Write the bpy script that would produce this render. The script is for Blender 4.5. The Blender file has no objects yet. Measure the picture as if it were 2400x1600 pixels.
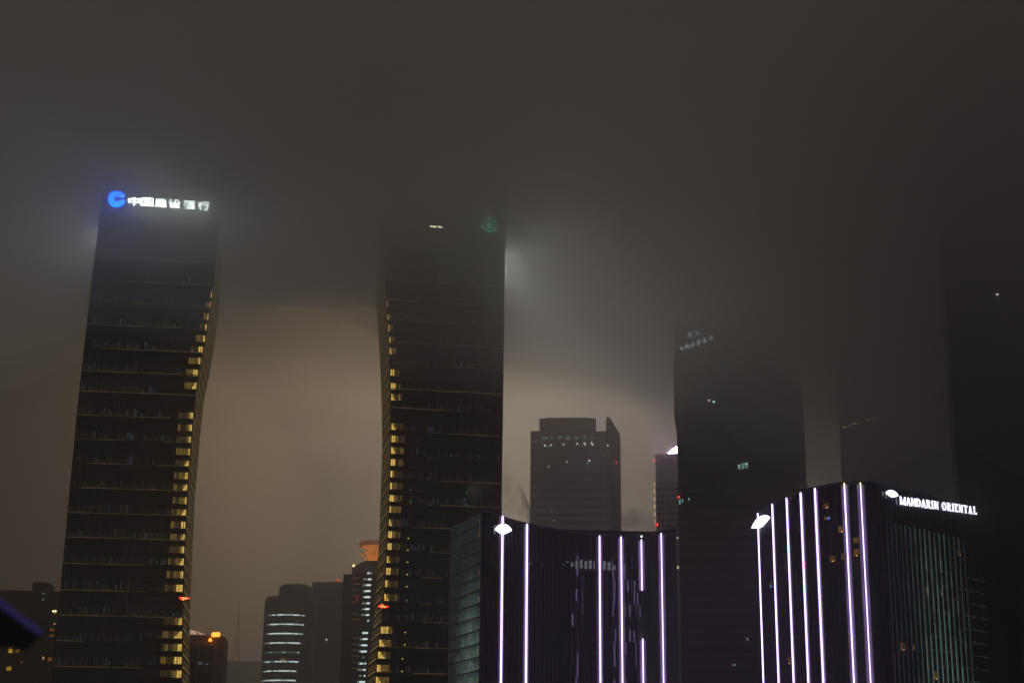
import bpy, math, random
from mathutils import Vector, Matrix, noise
random.seed(7)
R = math.radians
sc = bpy.context.scene
COL = sc.collection

# ------------------------------------------------------------------ camera
CAMZ = 12.0
F2400 = 3750.0
PITCH, ROLL = R(16.04), R(0.53)
cam_d = bpy.data.cameras.new("camera")
cam_d.sensor_width = 36.0
cam_d.lens = F2400 / 2400 * 36
cam_d.clip_start, cam_d.clip_end = 0.5, 12000
cam_d.dof.use_dof = True
cam_d.dof.focus_distance = 520
cam_d.dof.aperture_fstop = 1.6
cam = bpy.data.objects.new("camera", cam_d)
COL.objects.link(cam)
CROT = Matrix.Rotation(R(90) + PITCH, 3, 'X') @ Matrix.Rotation(ROLL, 3, 'Z')
cam.matrix_world = Matrix.Translation((0, 0, CAMZ)) @ CROT.to_4x4()
sc.camera = cam
CO = Vector((0, 0, CAMZ))

# ------------------------------------------------------------------ render / exposure
sc.view_settings.view_transform = 'Standard'
sc.view_settings.look = 'None'
sc.view_settings.exposure = 0.0
sc.view_settings.gamma = 1.0
sc.render.engine = 'CYCLES'
cy = sc.cycles
cy.use_denoising = True
cy.max_bounces = 10
cy.diffuse_bounces = 2
cy.glossy_bounces = 3
cy.transmission_bounces = 2
cy.volume_bounces = 8
cy.sample_clamp_indirect = 4
cy.use_light_tree = True

# ------------------------------------------------------------------ night sky lit by the city
world = bpy.data.worlds.new("World")
sc.world = world
world.use_nodes = True
nt = world.node_tree
nt.nodes.clear()


def wn(kind, **kw):
    n = nt.nodes.new(kind)
    for k, v in kw.items():
        setattr(n, k, v)
    return n


def wmath(op, a, b=None):
    n = wn('ShaderNodeMath', operation=op)
    for i, v in enumerate((a, b)):
        if v is None:
            continue
        if isinstance(v, (int, float)):
            n.inputs[i].default_value = v
        else:
            nt.links.new(v, n.inputs[i])
    return n.outputs[0]


tc = wn('ShaderNodeTexCoord')
sx = wn('ShaderNodeSeparateXYZ')
nt.links.new(tc.outputs['Generated'], sx.inputs[0])
AZ = wmath('ARCTAN2', sx.outputs[0], sx.outputs[1])
EL = wmath('ARCSINE', sx.outputs[2])


def blob(a0, e0, sa, se):
    u = wmath('DIVIDE', wmath('SUBTRACT', AZ, R(a0)), R(sa))
    v = wmath('DIVIDE', wmath('SUBTRACT', EL, R(e0)), R(se))
    q = wmath('ADD', wmath('MULTIPLY', u, u), wmath('MULTIPLY', v, v))
    return wmath('EXPONENT', wmath('MULTIPLY', q, -1.0))


def wcol(fac, col):
    n = wn('ShaderNodeVectorMath', operation='SCALE')
    n.inputs[0].default_value = col
    if isinstance(fac, (int, float)):
        n.inputs['Scale'].default_value = fac
    else:
        nt.links.new(fac, n.inputs['Scale'])
    return n.outputs[0]


def wadd(a, b):
    n = wn('ShaderNodeVectorMath', operation='ADD')
    nt.links.new(a, n.inputs[0])
    nt.links.new(b, n.inputs[1])
    return n.outputs[0]


sky = wn('ShaderNodeTexSky', sky_type='NISHITA', sun_disc=False)
sky.sun_elevation, sky.sun_rotation = R(-8), R(180)
glow = wcol(blob(1.0, 12.0, 6.6, 9.5), (1.0, 0.85, 0.65))               # city glow behind the middle tower
glow = wadd(glow, wcol(blob(-6.2, 15.0, 5.4, 8.5), (0.64, 0.42, 0.20)))  # warmer glow between the twin towers
glow = wadd(glow, wcol(blob(6.0, 22.0, 7.5, 7.0), (0.36, 0.345, 0.312)))    # grey glow high to the right of the middle tower
glow = wadd(glow, wcol(blob(0.8, 9.0, 2.8, 5.0), (0.42, 0.36, 0.26)))      # brightest just above the hotel roofs
glow = wadd(glow, wcol(blob(8.5, 12.0, 6.0, 9.0), (0.090, 0.076, 0.100)))   # cooler glow to the right
glow = wadd(glow, wcol(1.0, (0.008, 0.007, 0.0065)))                       # fog lit all round
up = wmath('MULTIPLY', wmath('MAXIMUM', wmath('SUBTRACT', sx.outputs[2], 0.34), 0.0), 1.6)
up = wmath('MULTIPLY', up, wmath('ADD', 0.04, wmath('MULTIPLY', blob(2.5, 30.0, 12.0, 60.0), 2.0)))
glow = wadd(glow, wcol(up, (1.10, 0.95, 0.83)))                              # overhead glow added to light the cloud from above
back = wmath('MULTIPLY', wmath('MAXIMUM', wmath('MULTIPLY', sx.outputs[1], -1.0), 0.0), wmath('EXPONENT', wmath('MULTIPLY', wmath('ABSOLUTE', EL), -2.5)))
glow = wadd(glow, wcol(back, (0.20, 0.20, 0.215)))                       # glow added behind the camera to lift the walls facing it
skn = wn('ShaderNodeVectorMath', operation='SCALE')
nt.links.new(sky.outputs[0], skn.inputs[0])
skn.inputs['Scale'].default_value = 0.05
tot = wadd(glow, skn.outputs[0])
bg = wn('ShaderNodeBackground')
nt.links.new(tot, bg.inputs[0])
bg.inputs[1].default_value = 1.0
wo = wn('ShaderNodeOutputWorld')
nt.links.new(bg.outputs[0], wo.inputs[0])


# ------------------------------------------------------------------ helpers
def ray(px, py):
    """direction through a pixel of the 2400 px wide photograph"""
    return (CROT @ Vector(((px - 1200) / F2400, -(py - 800) / F2400, -1))).normalized()


def at_y(px, py, Y):
    d = ray(px, py)
    return CO + d * (Y / d.y)


def at_z(px, py, z):
    d = ray(px, py)
    return CO + d * ((z - CAMZ) / d.z)


def lin(r, g, b):
    f = lambda c: (c / 255 / 12.92) if c < 10.3 else ((c / 255 + 0.055) / 1.055) ** 2.4
    return (f(r), f(g), f(b))


def interp(tab, t):
    """tab sorted by first column"""
    if t <= tab[0][0]:
        return tab[0][1]
    for (a, va), (b, vb) in zip(tab, tab[1:]):
        if t <= b:
            return va + (vb - va) * (t - a) / (b - a)
    return tab[-1][1]


def mat(name, base, rough=0.5, metal=0.0, spec=0.5, var=0.25, scale=0.15, bump=0.0):
    m = bpy.data.materials.new(name)
    m.use_nodes = True
    n, l = m.node_tree.nodes, m.node_tree.links
    b = n['Principled BSDF']
    b.inputs['Roughness'].default_value = rough
    b.inputs['Metallic'].default_value = metal
    b.inputs['Specular IOR Level'].default_value = spec
    g = n.new('ShaderNodeNewGeometry')
    t = n.new('ShaderNodeTexNoise')
    t.inputs['Scale'].default_value = scale
    t.inputs['Detail'].default_value = 4
    l.new(g.outputs['Position'], t.inputs['Vector'])
    r = n.new('ShaderNodeMapRange')
    r.inputs['From Min'].default_value = 0.3
    r.inputs['From Max'].default_value = 0.7
    r.inputs['To Min'].default_value = 1 - var
    r.inputs['To Max'].default_value = 1 + var
    l.new(t.outputs['Fac'], r.inputs['Value'])
    v = n.new('ShaderNodeVectorMath')
    v.operation = 'SCALE'
    v.inputs[0].default_value = base
    l.new(r.outputs[0], v.inputs['Scale'])
    l.new(v.outputs[0], b.inputs['Base Color'])
    if bump:
        bm = n.new('ShaderNodeBump')
        bm.inputs['Strength'].default_value = bump
        bm.inputs['Distance'].default_value = 0.1
        l.new(t.outputs['Fac'], bm.inputs['Height'])
        l.new(bm.outputs[0], b.inputs['Normal'])
    return m


def em(name, rgb, strength=1.0, light=False, var=0.0, scale=1.0):
    """a surface that gives off light"""
    m = bpy.data.materials.new(name)
    m.use_nodes = True
    n, l = m.node_tree.nodes, m.node_tree.links
    n.remove(n['Principled BSDF'])
    e = n.new('ShaderNodeEmission')
    e.inputs['Color'].default_value = (*rgb, 1)
    e.inputs['Strength'].default_value = strength
    if var:
        g = n.new('ShaderNodeNewGeometry')
        t = n.new('ShaderNodeTexNoise')
        t.inputs['Scale'].default_value = scale
        l.new(g.outputs['Position'], t.inputs['Vector'])
        r = n.new('ShaderNodeMapRange')
        r.inputs['From Min'].default_value = 0.3
        r.inputs['From Max'].default_value = 0.7
        r.inputs['To Min'].default_value = strength * (1 - var)
        r.inputs['To Max'].default_value = strength * (1 + var)
        l.new(t.outputs['Fac'], r.inputs['Value'])
        l.new(r.outputs[0], e.inputs['Strength'])
    l.new(e.outputs[0], n['Material Output'].inputs['Surface'])
    if not light:
        m.cycles.emission_sampling = 'NONE'
    return m


class MB:
    """collects faces, then links them as ONE mesh object"""

    def __init__(s):
        s.v, s.f, s.mi = [], [], []

    def face(s, pts, k=0):
        i = len(s.v)
        s.v += [Vector(p) for p in pts]
        s.f.append(list(range(i, i + len(pts))))
        s.mi.append(k)

    def hexa(s, b, t, k=0):
        """prism: b bottom loop (counter-clockwise from above), t top loop"""
        n = len(b)
        s.face(list(reversed(b)), k)
        s.face(t, k)
        for i in range(n):
            j = (i + 1) % n
            s.face([b[i], b[j], t[j], t[i]], k)

    def weld(s):
        key, new, idx = {}, [], []
        for p in s.v:
            q = (round(p.x, 3), round(p.y, 3), round(p.z, 3))
            if q not in key:
                key[q] = len(new)
                new.append(p)
            idx.append(key[q])
        s.v = new
        s.f = [[idx[i] for i in f] for f in s.f]

    def box(s, o, ex, ey, ez, k=0):
        """box from corner o with edge vectors"""
        o, ex, ey, ez = map(Vector, (o, ex, ey, ez))
        b = [o, o + ex, o + ex + ey, o + ey]
        if ex.cross(ey).dot(ez) < 0:
            b.reverse()
        s.hexa(b, [p + ez for p in b], k)

    def poly(s, pts, n, depth, k=0):
        """planar outline pts (seen from the tip of n, counter-clockwise) thickened backwards"""
        n = Vector(n)
        back = [Vector(p) - n * depth for p in pts]
        s.hexa(back, [Vector(p) for p in pts], k)

    def tube(s, a, b, r, r2=None, n=8, k=0):
        a, b = Vector(a), Vector(b)
        r2 = r if r2 is None else r2
        d = (b - a).normalized()
        u = d.orthogonal().normalized()
        w = d.cross(u)
        A = [a + (u * math.cos(t) + w * math.sin(t)) * r for t in [2 * math.pi * i / n for i in range(n)]]
        B = [b + (u * math.cos(t) + w * math.sin(t)) * r2 for t in [2 * math.pi * i / n for i in range(n)]]
        s.hexa(A, B, k)

    def lathe(s, c, prof, n=24, k=0, a0=0.0, a1=2 * math.pi):
        c = Vector(c)
        closed = abs(a1 - a0 - 2 * math.pi) < 1e-4
        ang = [a0 + (a1 - a0) * i / n for i in range(n + (0 if closed else 1))]
        rings = [[c + Vector((r * math.cos(t), r * math.sin(t), z)) for t in ang] for r, z in prof]
        for P, Q in zip(rings, rings[1:]):
            m = len(P)
            for i in range(m if closed else m - 1):
                j = (i + 1) % m
                s.face([P[i], P[j], Q[j], Q[i]], k)

    def ball(s, c, r, k=0, n=8):
        prof = [(max(1e-3, r * math.sin(math.pi * i / n)), -r * math.cos(math.pi * i / n)) for i in range(n + 1)]
        s.lathe(c, prof, n * 2, k)

    def build(s, name, mats, parent=None, loc=None, smooth=False, weld=False):
        if not isinstance(mats, (list, tuple)):
            mats = [mats]
        off = Vector(loc) if loc is not None else (parent_world(parent) if parent else Vector((0, 0, 0)))
        if weld:
            s.weld()
        me = bpy.data.meshes.new(name)
        me.from_pydata([tuple(p - off) for p in s.v], [], s.f)
        for m in mats:
            me.materials.append(m)
        me.polygons.foreach_set('material_index', s.mi)
        if smooth:
            me.polygons.foreach_set('use_smooth', [True] * len(s.f))
        me.update()
        o = bpy.data.objects.new(name, me)
        COL.objects.link(o)
        if parent:
            o.parent = parent
        else:
            o.location = off
        return o


def parent_world(o):
    p = Vector((0, 0, 0))
    while o:
        p += o.location
        o = o.parent
    return p


def tag(o, label=None, cat=None, group=None, kind=None):
    for k, v in (('label', label), ('category', cat), ('group', group), ('kind', kind)):
        if v:
            o[k] = v
    return o


def thing(name, label, cat, loc, group=None):
    o = bpy.data.objects.new(name, None)
    o.empty_display_size = 2
    COL.objects.link(o)
    o.location = loc
    return tag(o, label, cat, group)


class Face:
    """a vertical wall plane through O along d, with outward normal n"""

    def __init__(s, O, a):
        s.O = Vector((O[0], O[1], 0))
        s.d = Vector((math.cos(a), math.sin(a), 0))
        s.n = Vector((math.sin(a), -math.cos(a), 0))

    def p(s, u, z, out=0.0):
        return s.O + s.d * u + s.n * out + Vector((0, 0, z))

    def hit(s, px, py):
        r = ray(px, py)
        t = (s.O - CO).dot(s.n) / r.dot(s.n)
        q = CO + r * t
        return (q - s.O).dot(s.d), q.z

    def quad(s, mb, u0, u1, z0, z1, out=0.0, k=0):
        mb.face([s.p(u0, z0, out), s.p(u1, z0, out), s.p(u1, z1, out), s.p(u0, z1, out)], k)

    def block(s, mb, u0, u1, z0, z1, o0, o1, k=0):
        mb.box(s.p(u0, z0, o0), s.d * (u1 - u0), s.n * (o1 - o0), (0, 0, z1 - z0), k)


# ------------------------------------------------------------------ materials
M_GLASS = mat("dark_curtain_glass", (0.04, 0.039, 0.046), 0.22, spec=0.45, var=0.35, scale=0.08)
M_GLASSW = mat("brown_curtain_glass", (0.026, 0.022, 0.018), 0.25, spec=0.4, var=0.35, scale=0.08)
M_PANEL = mat("violet_black_glass_panel", (0.018, 0.017, 0.024), 0.012, spec=0.5, var=0.2, scale=0.2)
M_FIN = mat("dark_metal_fin", (0.06, 0.055, 0.07), 0.45, var=0.2)
M_BRONZE = mat("bronze_ledge_metal", (0.16, 0.12, 0.06), 0.4, metal=0.3)
M_SLAB = mat("black_floor_slab", (0.012, 0.012, 0.012), 0.6)
M_CONC = mat("grey_concrete", (0.24, 0.23, 0.21), 0.85, var=0.3, scale=0.05)
M_STONE = mat("pale_stone_cladding", (0.36, 0.33, 0.30), 0.8, var=0.2, scale=0.1)
M_BROWNSTONE = mat("brown_stone_cladding", (0.30, 0.22, 0.15), 0.8, var=0.2, scale=0.1)
M_FAR = mat("far_tower_cladding", (0.06, 0.058, 0.058), 0.55, var=0.3, scale=0.04)
M_FAR2 = mat("far_tower_glazing", (0.03, 0.03, 0.033), 0.35, var=0.3, scale=0.04)
M_FAR2B = mat("dark_brown_render", (0.05, 0.043, 0.036), 0.8, var=0.3, scale=0.1)  # plain dark brown wall tone
M_GREYCLAD = mat("blue_grey_panel_cladding", (0.5, 0.5, 0.53), 0.6, var=0.2, scale=0.06)
M_BLUECLAD = mat("blue_grey_glazing", (0.105, 0.11, 0.125), 0.4, var=0.25, scale=0.05)
M_BLUEBAND = mat("blue_grey_floor_band", (0.16, 0.165, 0.18), 0.6, var=0.2, scale=0.05)
M_ROOF = mat("dark_roof_membrane", (0.05, 0.05, 0.05), 0.9)
M_ASPH = mat("asphalt", (0.045, 0.045, 0.047), 0.85, var=0.3, scale=0.02)
M_HOUSING = mat("black_lamp_housing", (0.02, 0.02, 0.02), 0.5)

E_WIN = em("warm_office_light", lin(232, 190, 92), 1.0, var=0.25, scale=0.5)
E_WIN2 = em("warm_office_light_half_shaded", lin(104, 82, 36), 1.0, var=0.35, scale=0.5)
E_WIN3 = em("warm_office_light_faint", lin(52, 43, 22), 1.0, var=0.4, scale=0.5)
E_SLIT1 = em("light_between_blinds_warm", lin(56, 48, 36), 1.0, var=0.5, scale=0.3)
E_SLIT2 = em("light_between_blinds_cool", lin(34, 42, 52), 1.0, var=0.5, scale=0.3)
E_SLIT3 = em("light_between_blinds_bright", lin(72, 66, 52), 1.0)
E_LEDGE = em("lit_ledge_line", lin(56, 48, 27), 1.0, var=0.5, scale=0.12)
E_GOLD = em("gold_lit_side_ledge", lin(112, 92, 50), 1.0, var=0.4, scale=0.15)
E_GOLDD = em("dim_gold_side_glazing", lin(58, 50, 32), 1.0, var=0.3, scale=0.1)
E_RED = em("red_warning_light", (1.0, 0.03, 0.015), 3.0)
E_REDHOT = em("red_warning_light_core", (1.0, 0.16, 0.04), 3.5)
E_STRIP = em("violet_white_light_strip", (0.70, 0.50, 1.0), 3.6, light=True)
E_FAN = em("white_sign_face", (0.86, 0.80, 1.0), 3.0, light=True)
E_LET = em("white_letter_face", (0.86, 0.80, 1.0), 2.0, light=True)
E_BANK = em("white_bank_letter_face", (0.86, 1.0, 0.94), 18.0, light=True)
E_BLUE = em("blue_emblem_face", (0.0, 0.092, 1.0), 26.0, light=True)
E_GREEN = em("green_emblem_face", (0.02, 0.62, 0.36), 4.5, light=False)
E_COOL = em("cool_white_tube_light", lin(215, 235, 232), 1.6)
E_COOLD = em("cool_white_tube_light_dim", lin(120, 136, 130), 1.0)
E_COOLX = em("cool_white_tube_gap", lin(84, 92, 88), 1.0)
E_SPOTW = em("small_white_lamp", (1.0, 0.98, 0.85), 2.0)
E_CYAN = em("cyan_office_light", lin(110, 165, 150), 1.0, var=0.5, scale=0.8)
E_CYAND = em("cyan_office_light_dim", lin(72, 92, 80), 1.0, var=0.6, scale=0.8)
E_AMBER = em("amber_lamp", lin(250, 190, 110), 1.3)
E_ORANGE = em("orange_floodlight", (1.0, 0.27, 0.03), 4.0, light=True)
E_ORANGED = em("orange_crown_painted_light", lin(205, 120, 55), 1.0, var=0.35, scale=0.3)  # floodlit side of the crown, its light painted as glow
E_ORANGEX = em("orange_crown_painted_shade", lin(112, 66, 40), 1.0, var=0.35, scale=0.3)  # same crown in shade, the dimmer tone painted in
E_ROOM = em("amber_hotel_room_light", lin(88, 62, 22), 1.0, var=0.6, scale=0.9)
E_ROOMB = em("amber_hotel_room_lamp", lin(255, 190, 90), 1.6)
E_TV = em("blue_screen_light", lin(70, 110, 235), 1.2)
E_TEAL = [em("teal_painted_glow_%d" % i, lin(*c), 1.35, var=0.35, scale=0.35) for i, c in enumerate(
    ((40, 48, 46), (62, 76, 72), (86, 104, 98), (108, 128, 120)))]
E_FINL = [em("green_glow_%d" % i, lin(*c), 1.0, var=0.35, scale=0.2) for i, c in enumerate(
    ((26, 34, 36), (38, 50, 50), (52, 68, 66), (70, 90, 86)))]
E_SIDE = em("side_sign_face", (0.84, 0.94, 1.0), 14.0, light=True)
E_SIDEW = em("side_sign_face_warm", (0.95, 0.95, 0.90), 70.0, light=True)
E_VIOLET = em("violet_edge_light", lin(34, 30, 62), 1.0)
E_CROWN = em("lilac_crown_floodlight", (0.85, 0.62, 1.0), 45.0, light=True)


# ------------------------------------------------------------------ ground
g = MB()
g.face([(-4000, -4000, 0), (4000, -4000, 0), (4000, 8000, 0), (-4000, 8000, 0)])
tag(g.build("ground", M_ASPH), kind="structure")


# ------------------------------------------------------------------ lettering
def text_mesh(ch, bold=0.03):
    cu = bpy.data.curves.new("letter", 'FONT')
    cu.body = ch
    cu.size = 1.0
    cu.offset = bold
    cu.extrude = 0.08
    ob = bpy.data.objects.new("letter", cu)
    COL.objects.link(ob)
    dg = bpy.context.evaluated_depsgraph_get()
    me = bpy.data.meshes.new_from_object(ob.evaluated_get(dg))
    bpy.data.objects.remove(ob)
    bpy.data.curves.remove(cu)
    return me


def char_on(face, ch, u, z, w, h, out, m, parent, depth=0.3, bold=0.03, slant=0.0):
    me = text_mesh(ch, bold)
    xs = [v.co.x for v in me.vertices]
    ys = [v.co.y for v in me.vertices]
    x0, x1, y0, y1 = min(xs), max(xs), min(ys), max(ys)
    off = parent_world(parent)
    for v in me.vertices:
        a = ((v.co.x - x0) / (x1 - x0) - 0.5) * w
        b = ((v.co.y - y0) / (y1 - y0) - 0.5) * h
        c = v.co.z / 0.16 * depth
        v.co = face.p(u + a, z + b + slant * a, out + c) - off
    me.materials.clear()
    me.materials.append(m)
    o = bpy.data.objects.new("letter", me)
    COL.objects.link(o)
    o.parent = parent
    return o


def rect(x0, y0, x1, y1):
    return [(x0, y0), (x1, y0), (x1, y1), (x0, y1)]


def ringpart(cx, cy, rx, ry, tx, ty, a0, a1, n=10):
    out = []
    for i in range(n):
        t0, t1 = a0 + (a1 - a0) * i / n, a0 + (a1 - a0) * (i + 1) / n
        p = lambda t, ax, ay: (cx + ax * math.cos(t), cy + ay * math.sin(t))
        q = [p(t0, rx - tx, ry - ty), p(t0, rx, ry), p(t1, rx, ry), p(t1, rx - tx, ry - ty)]
        out.append(q)
    return out


SERIF = {
    'I': (0.30, [rect(.08, 0, .22, 1), rect(0, 0, .30, .06), rect(0, .94, .30, 1)]),
    'L': (0.56, [rect(.08, 0, .22, 1), rect(0, 0, .56, .07), rect(0, .94, .30, 1), rect(.49, .07, .56, .26)]),
    'T': (0.64, [rect(.25, 0, .39, 1), rect(.14, 0, .50, .06), rect(0, .93, .64, 1), rect(0, .76, .06, .93), rect(.58, .76, .64, .93)]),
    'E': (0.56, [rect(.08, 0, .22, 1), rect(0, 0, .56, .07), rect(0, .93, .54, 1), rect(.22, .47, .42, .54), rect(.50, .07, .56, .25), rect(.48, .77, .54, .93)]),
    'N': (0.74, [rect(.08, 0, .15, 1), rect(.59, 0, .66, 1), rect(0, 0, .24, .06), rect(.50, .94, .74, 1), [(.59, 0), (.66, 0), (.16, 1), (.02, 1)]]),
    'M': (0.92, [rect(.08, 0, .14, 1), rect(.70, 0, .84, 1), rect(0, 0, .24, .06), rect(.62, 0, .92, .06), [(.40, .02), (.48, .02), (.18, 1), (.04, 1)], [(.40, .02), (.48, .02), (.84, 1), (.76, 1)]]),
    'A': (0.74, [[(.06, 0), (.13, 0), (.39, 1), (.33, 1)], [(.52, 0), (.68, 0), (.41, 1), (.31, 1)], rect(.18, .30, .56, .36), rect(0, 0, .22, .06), rect(.46, 0, .74, .06)]),
    'D': (0.72, [rect(.08, 0, .22, 1), rect(0, 0, .30, .06), rect(0, .94, .30, 1)] + ringpart(.24, .5, .48, .5, .15, .07, -math.pi / 2, math.pi / 2)),
    'R': (0.74, [rect(.08, 0, .22, 1), rect(0, 0, .30, .06), rect(0, .94, .30, 1), [(.30, .48), (.40, .48), (.74, 0), (.58, 0)]] + ringpart(.24, .73, .38, .27, .14, .06, -math.pi / 2, math.pi / 2)),
    'O': (0.74, ringpart(.37, .5, .37, .52, .15, .07, 0, 2 * math.pi, 20)),
}


def beacon(parent, p, r=0.45, core=True, m=None):
    mb = MB()
    mb.ball(p, r, 0, 6)
    mb.tube(Vector(p) - Vector((0, 0, r * 2.2)), Vector(p) - Vector((0, 0, r * 0.7)), r * 0.5, n=6, k=1)
    return mb.build("warning_light", [m or E_RED, M_HOUSING], parent, smooth=True)


# ------------------------------------------------------------------ the two curved office towers
def twin_tower(label, O, a, H, left, right, rows, ledges, depth, inner, wtab, seed, redpx):
    """left/right: edge pixels (x, y) of the front wall; inner: +1 if the curved side is on the right"""
    rnd = random.Random(seed)
    fc = Face(O, a)
    L = sorted((z, u) for u, z in (fc.hit(*p) for p in left))
    Rr = sorted((z, u) for u, z in (fc.hit(*p) for p in right))

    def ext(tab, z):
        if z < tab[0][0]:
            (z0, u0), (z1, u1) = tab[0], tab[1]
            return u0 + (u1 - u0) / (z1 - z0) * (z - z0) * 0.5
        if z > tab[-1][0]:
            (z0, u0), (z1, u1) = tab[-2], tab[-1]
            return u1 + (u1 - u0) / (z1 - z0) * (z - z1)
        return interp(tab, z)

    uL = lambda z: ext(L, z)
    uR = lambda z: ext(Rr, z)
    base = fc.p((uL(0) + uR(0)) / 2, 0, -depth / 2)
    root = thing("office_tower", label, "office tower", base, "pair of curved office towers")
    # lofted wall
    mb = MB()
    zs = [H * i / 48 for i in range(49)]
    loops = [[fc.p(uL(z), z), fc.p(uR(z), z), fc.p(uR(z), z, -depth), fc.p(uL(z), z, -depth)] for z in zs]
    for A, B in zip(loops, loops[1:]):
        for i in range(4):
            j = (i + 1) % 4
            mb.face([A[i], A[j], B[j], B[i]])
    mb.face(loops[-1])
    mb.build("glass_wall", M_GLASSW if inner > 0 else M_GLASS, root)
    cu = uR if inner > 0 else uL
    sgn = -inner
    # roof parapet
    mb = MB()
    t = loops[-1]
    up = Vector((0, 0, 2.5))
    c0 = sum(t, Vector()) / 4
    inn = [p + (c0 - p) * 0.06 for p in t]
    for i in range(4):
        j = (i + 1) % 4
        mb.hexa([t[i], t[j], inn[j], inn[i]], [t[i] + up, t[j] + up, inn[j] + up, inn[i] + up])
    mb.build("parapet", M_SLAB, root)
    # mullion fins over the whole front
    mb = MB()
    n = 46
    for i in range(1, n):
        fr = i / n
        for z0, z1 in zip(zs[:-1:4], zs[4::4]):
            P = lambda z, o: fc.p(uL(z) + (uR(z) - uL(z)) * fr, z, o)
            w = fc.d * 0.16
            mb.hexa([P(z0, .28), P(z0, .28) + w, P(z0, .02) + w, P(z0, .02)], [P(z1, .28), P(z1, .28) + w, P(z1, .02) + w, P(z1, .02)])
    mb.build("mullion", M_FIN, root)
    # ledge lines, and the light that shows between the blinds above each
    zl = sorted(fc.hit(*p)[1] for p in ledges)
    fh = 4.3
    for z in zl:
        mb = MB()
        u0, u1 = uL(z) + 0.3, uR(z) - 0.3
        c8 = [fc.p(u, zz, o) for o in (.03, .5) for u in (u0, u1) for zz in (z - .16, z + .16)]
        mb.face([c8[0], c8[1], c8[3], c8[2]])
        mb.face([c8[1], c8[5], c8[7], c8[3]])
        mb.face([c8[0], c8[2], c8[6], c8[4]])
        mb.face([c8[0], c8[4], c8[5], c8[1]])
        mb.face([c8[2], c8[3], c8[7], c8[6]])
        u = u0
        while u < u1 - .01:
            wd = min(rnd.choice((3, 6, 9, 14)), u1 - u)
            fc.quad(mb, u, u + wd, z - .16, z + .16, 0.5, 1 if rnd.random() < .85 else 0)
            u += wd
        mb.build("ledge", [M_BRONZE, E_LEDGE], root, weld=True)
        mb = MB()
        bay = (u1 - u0) / n
        rows_z = (z + .45, z + 1.5, z + 2.3, z + 3.1)
        for i in range(n):
            x0 = u0 + bay * i
            q = rnd.random()
            top = rnd.choice((1, 2, 2, 3))
            xs_ = (x0, x0 + bay * .4, x0 + bay * .4 + .15, x0 + bay)
            for j in range(3):
                for k in range(3):
                    lit = 2
                    if q < .5 and k == 1 and j < top:
                        lit = 0
                    elif .5 < q < .6 and k != 0 and j < top:
                        lit = 1
                    elif .6 < q < .64 and k == 1 and j == 0:
                        lit = 3
                    fc.quad(mb, xs_[k], xs_[k + 1], rows_z[j], rows_z[j + 1], .04, lit)
        mb.build("window_band", [E_SLIT1, E_SLIT2, M_GLASS, E_SLIT3], root, weld=True)
    # lit corner offices
    for py in rows:
        px = interp(sorted((y, x) for x, y in (right if inner > 0 else left)), py)
        z = fc.hit(px, py)[1]
        wB, wD = interp(wtab, py)
        s = 560 / F2400
        wB, wD = wB * s * rnd.uniform(.62, .9), wD * s * .98
        c = cu(z) + sgn * 0.25
        b, t_ = z - 1.15, z + 1.2
        mb = MB()

        def q4(a0, a1, z0, z1, k, o=0.05):
            a0, a1 = c + sgn * a0, c + sgn * a1
            fc.quad(mb, min(a0, a1), max(a0, a1), z0, z1, o, k)

        full = rnd.random()
        if wB > 0.3:
            if full < 0.45:    # a bright wedge: a ceiling light's spread painted as a shape on the pane
                pts = [(0, b), (wB, b), (wB * .55, z), (wB * .25, t_), (0, t_)]
                pts = [fc.p(c + sgn * u, zz, 0.05) for u, zz in pts]
                mb.face(pts if sgn > 0 else pts[::-1], 0)
                pts = [(wB, b), (wB, t_), (wB * .25, t_), (wB * .55, z)]
                pts = [fc.p(c + sgn * u, zz, 0.05) for u, zz in pts]
                mb.face(pts if sgn > 0 else pts[::-1], 1)
            else:
                q4(0, wB * .46, b, t_, 0)
                q4(wB * .46, wB * .52, b, t_, 3)
                q4(wB * .52, wB, b, t_, 0 if full < .75 else 1)
        if wD > wB + 0.5:
            x = max(wB, 0)
            while x < wD:
                w = min(rnd.uniform(.8, 1.5), wD - x)
                q4(x, x + .12, b, t_, 3)
                q4(x + .12, x + .12 + w, b, t_, 1 if (rnd.random() < .3 or x + w >= wD) else 2)
                x += w + .12
        if mb.f:
            mb.build("window", [E_WIN, E_WIN2, E_WIN3, M_SLAB], root, weld=True)
        # black slab edge under the lit floor
        mb = MB()
        zb_ = z - 2.1
        ua, ub = cu(zb_), cu(zb_) + sgn * 13
        fc.block(mb, min(ua, ub), max(ua, ub), zb_ - .75, zb_ + .75, 0.06, 0.6)
        mb.build("floor_slab", M_SLAB, root)
    # curved side: a lit ledge and a dim glazing band on every floor
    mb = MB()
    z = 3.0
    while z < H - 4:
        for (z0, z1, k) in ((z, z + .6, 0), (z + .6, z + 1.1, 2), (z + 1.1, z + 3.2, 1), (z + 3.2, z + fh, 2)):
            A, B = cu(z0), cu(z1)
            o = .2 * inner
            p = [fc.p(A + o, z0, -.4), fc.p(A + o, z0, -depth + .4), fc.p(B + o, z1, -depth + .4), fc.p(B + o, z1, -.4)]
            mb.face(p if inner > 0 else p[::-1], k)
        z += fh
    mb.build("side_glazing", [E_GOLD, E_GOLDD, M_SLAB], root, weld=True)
    # red warning light at the plant floor
    u, z = fc.hit(*redpx)
    mb = MB()
    for du, r, k in ((-.9, .45, 0), (0, .62, 1), (1.0, .42, 1), (1.9, .3, 0)):
        mb.ball(fc.p(u + du, z + rnd.uniform(-.3, .3), 0.9), r, k, 6)
    fc.block(mb, u - 1.5, u + 2.3, z - .9, z - .5, .04, 1.2, 2)
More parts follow.
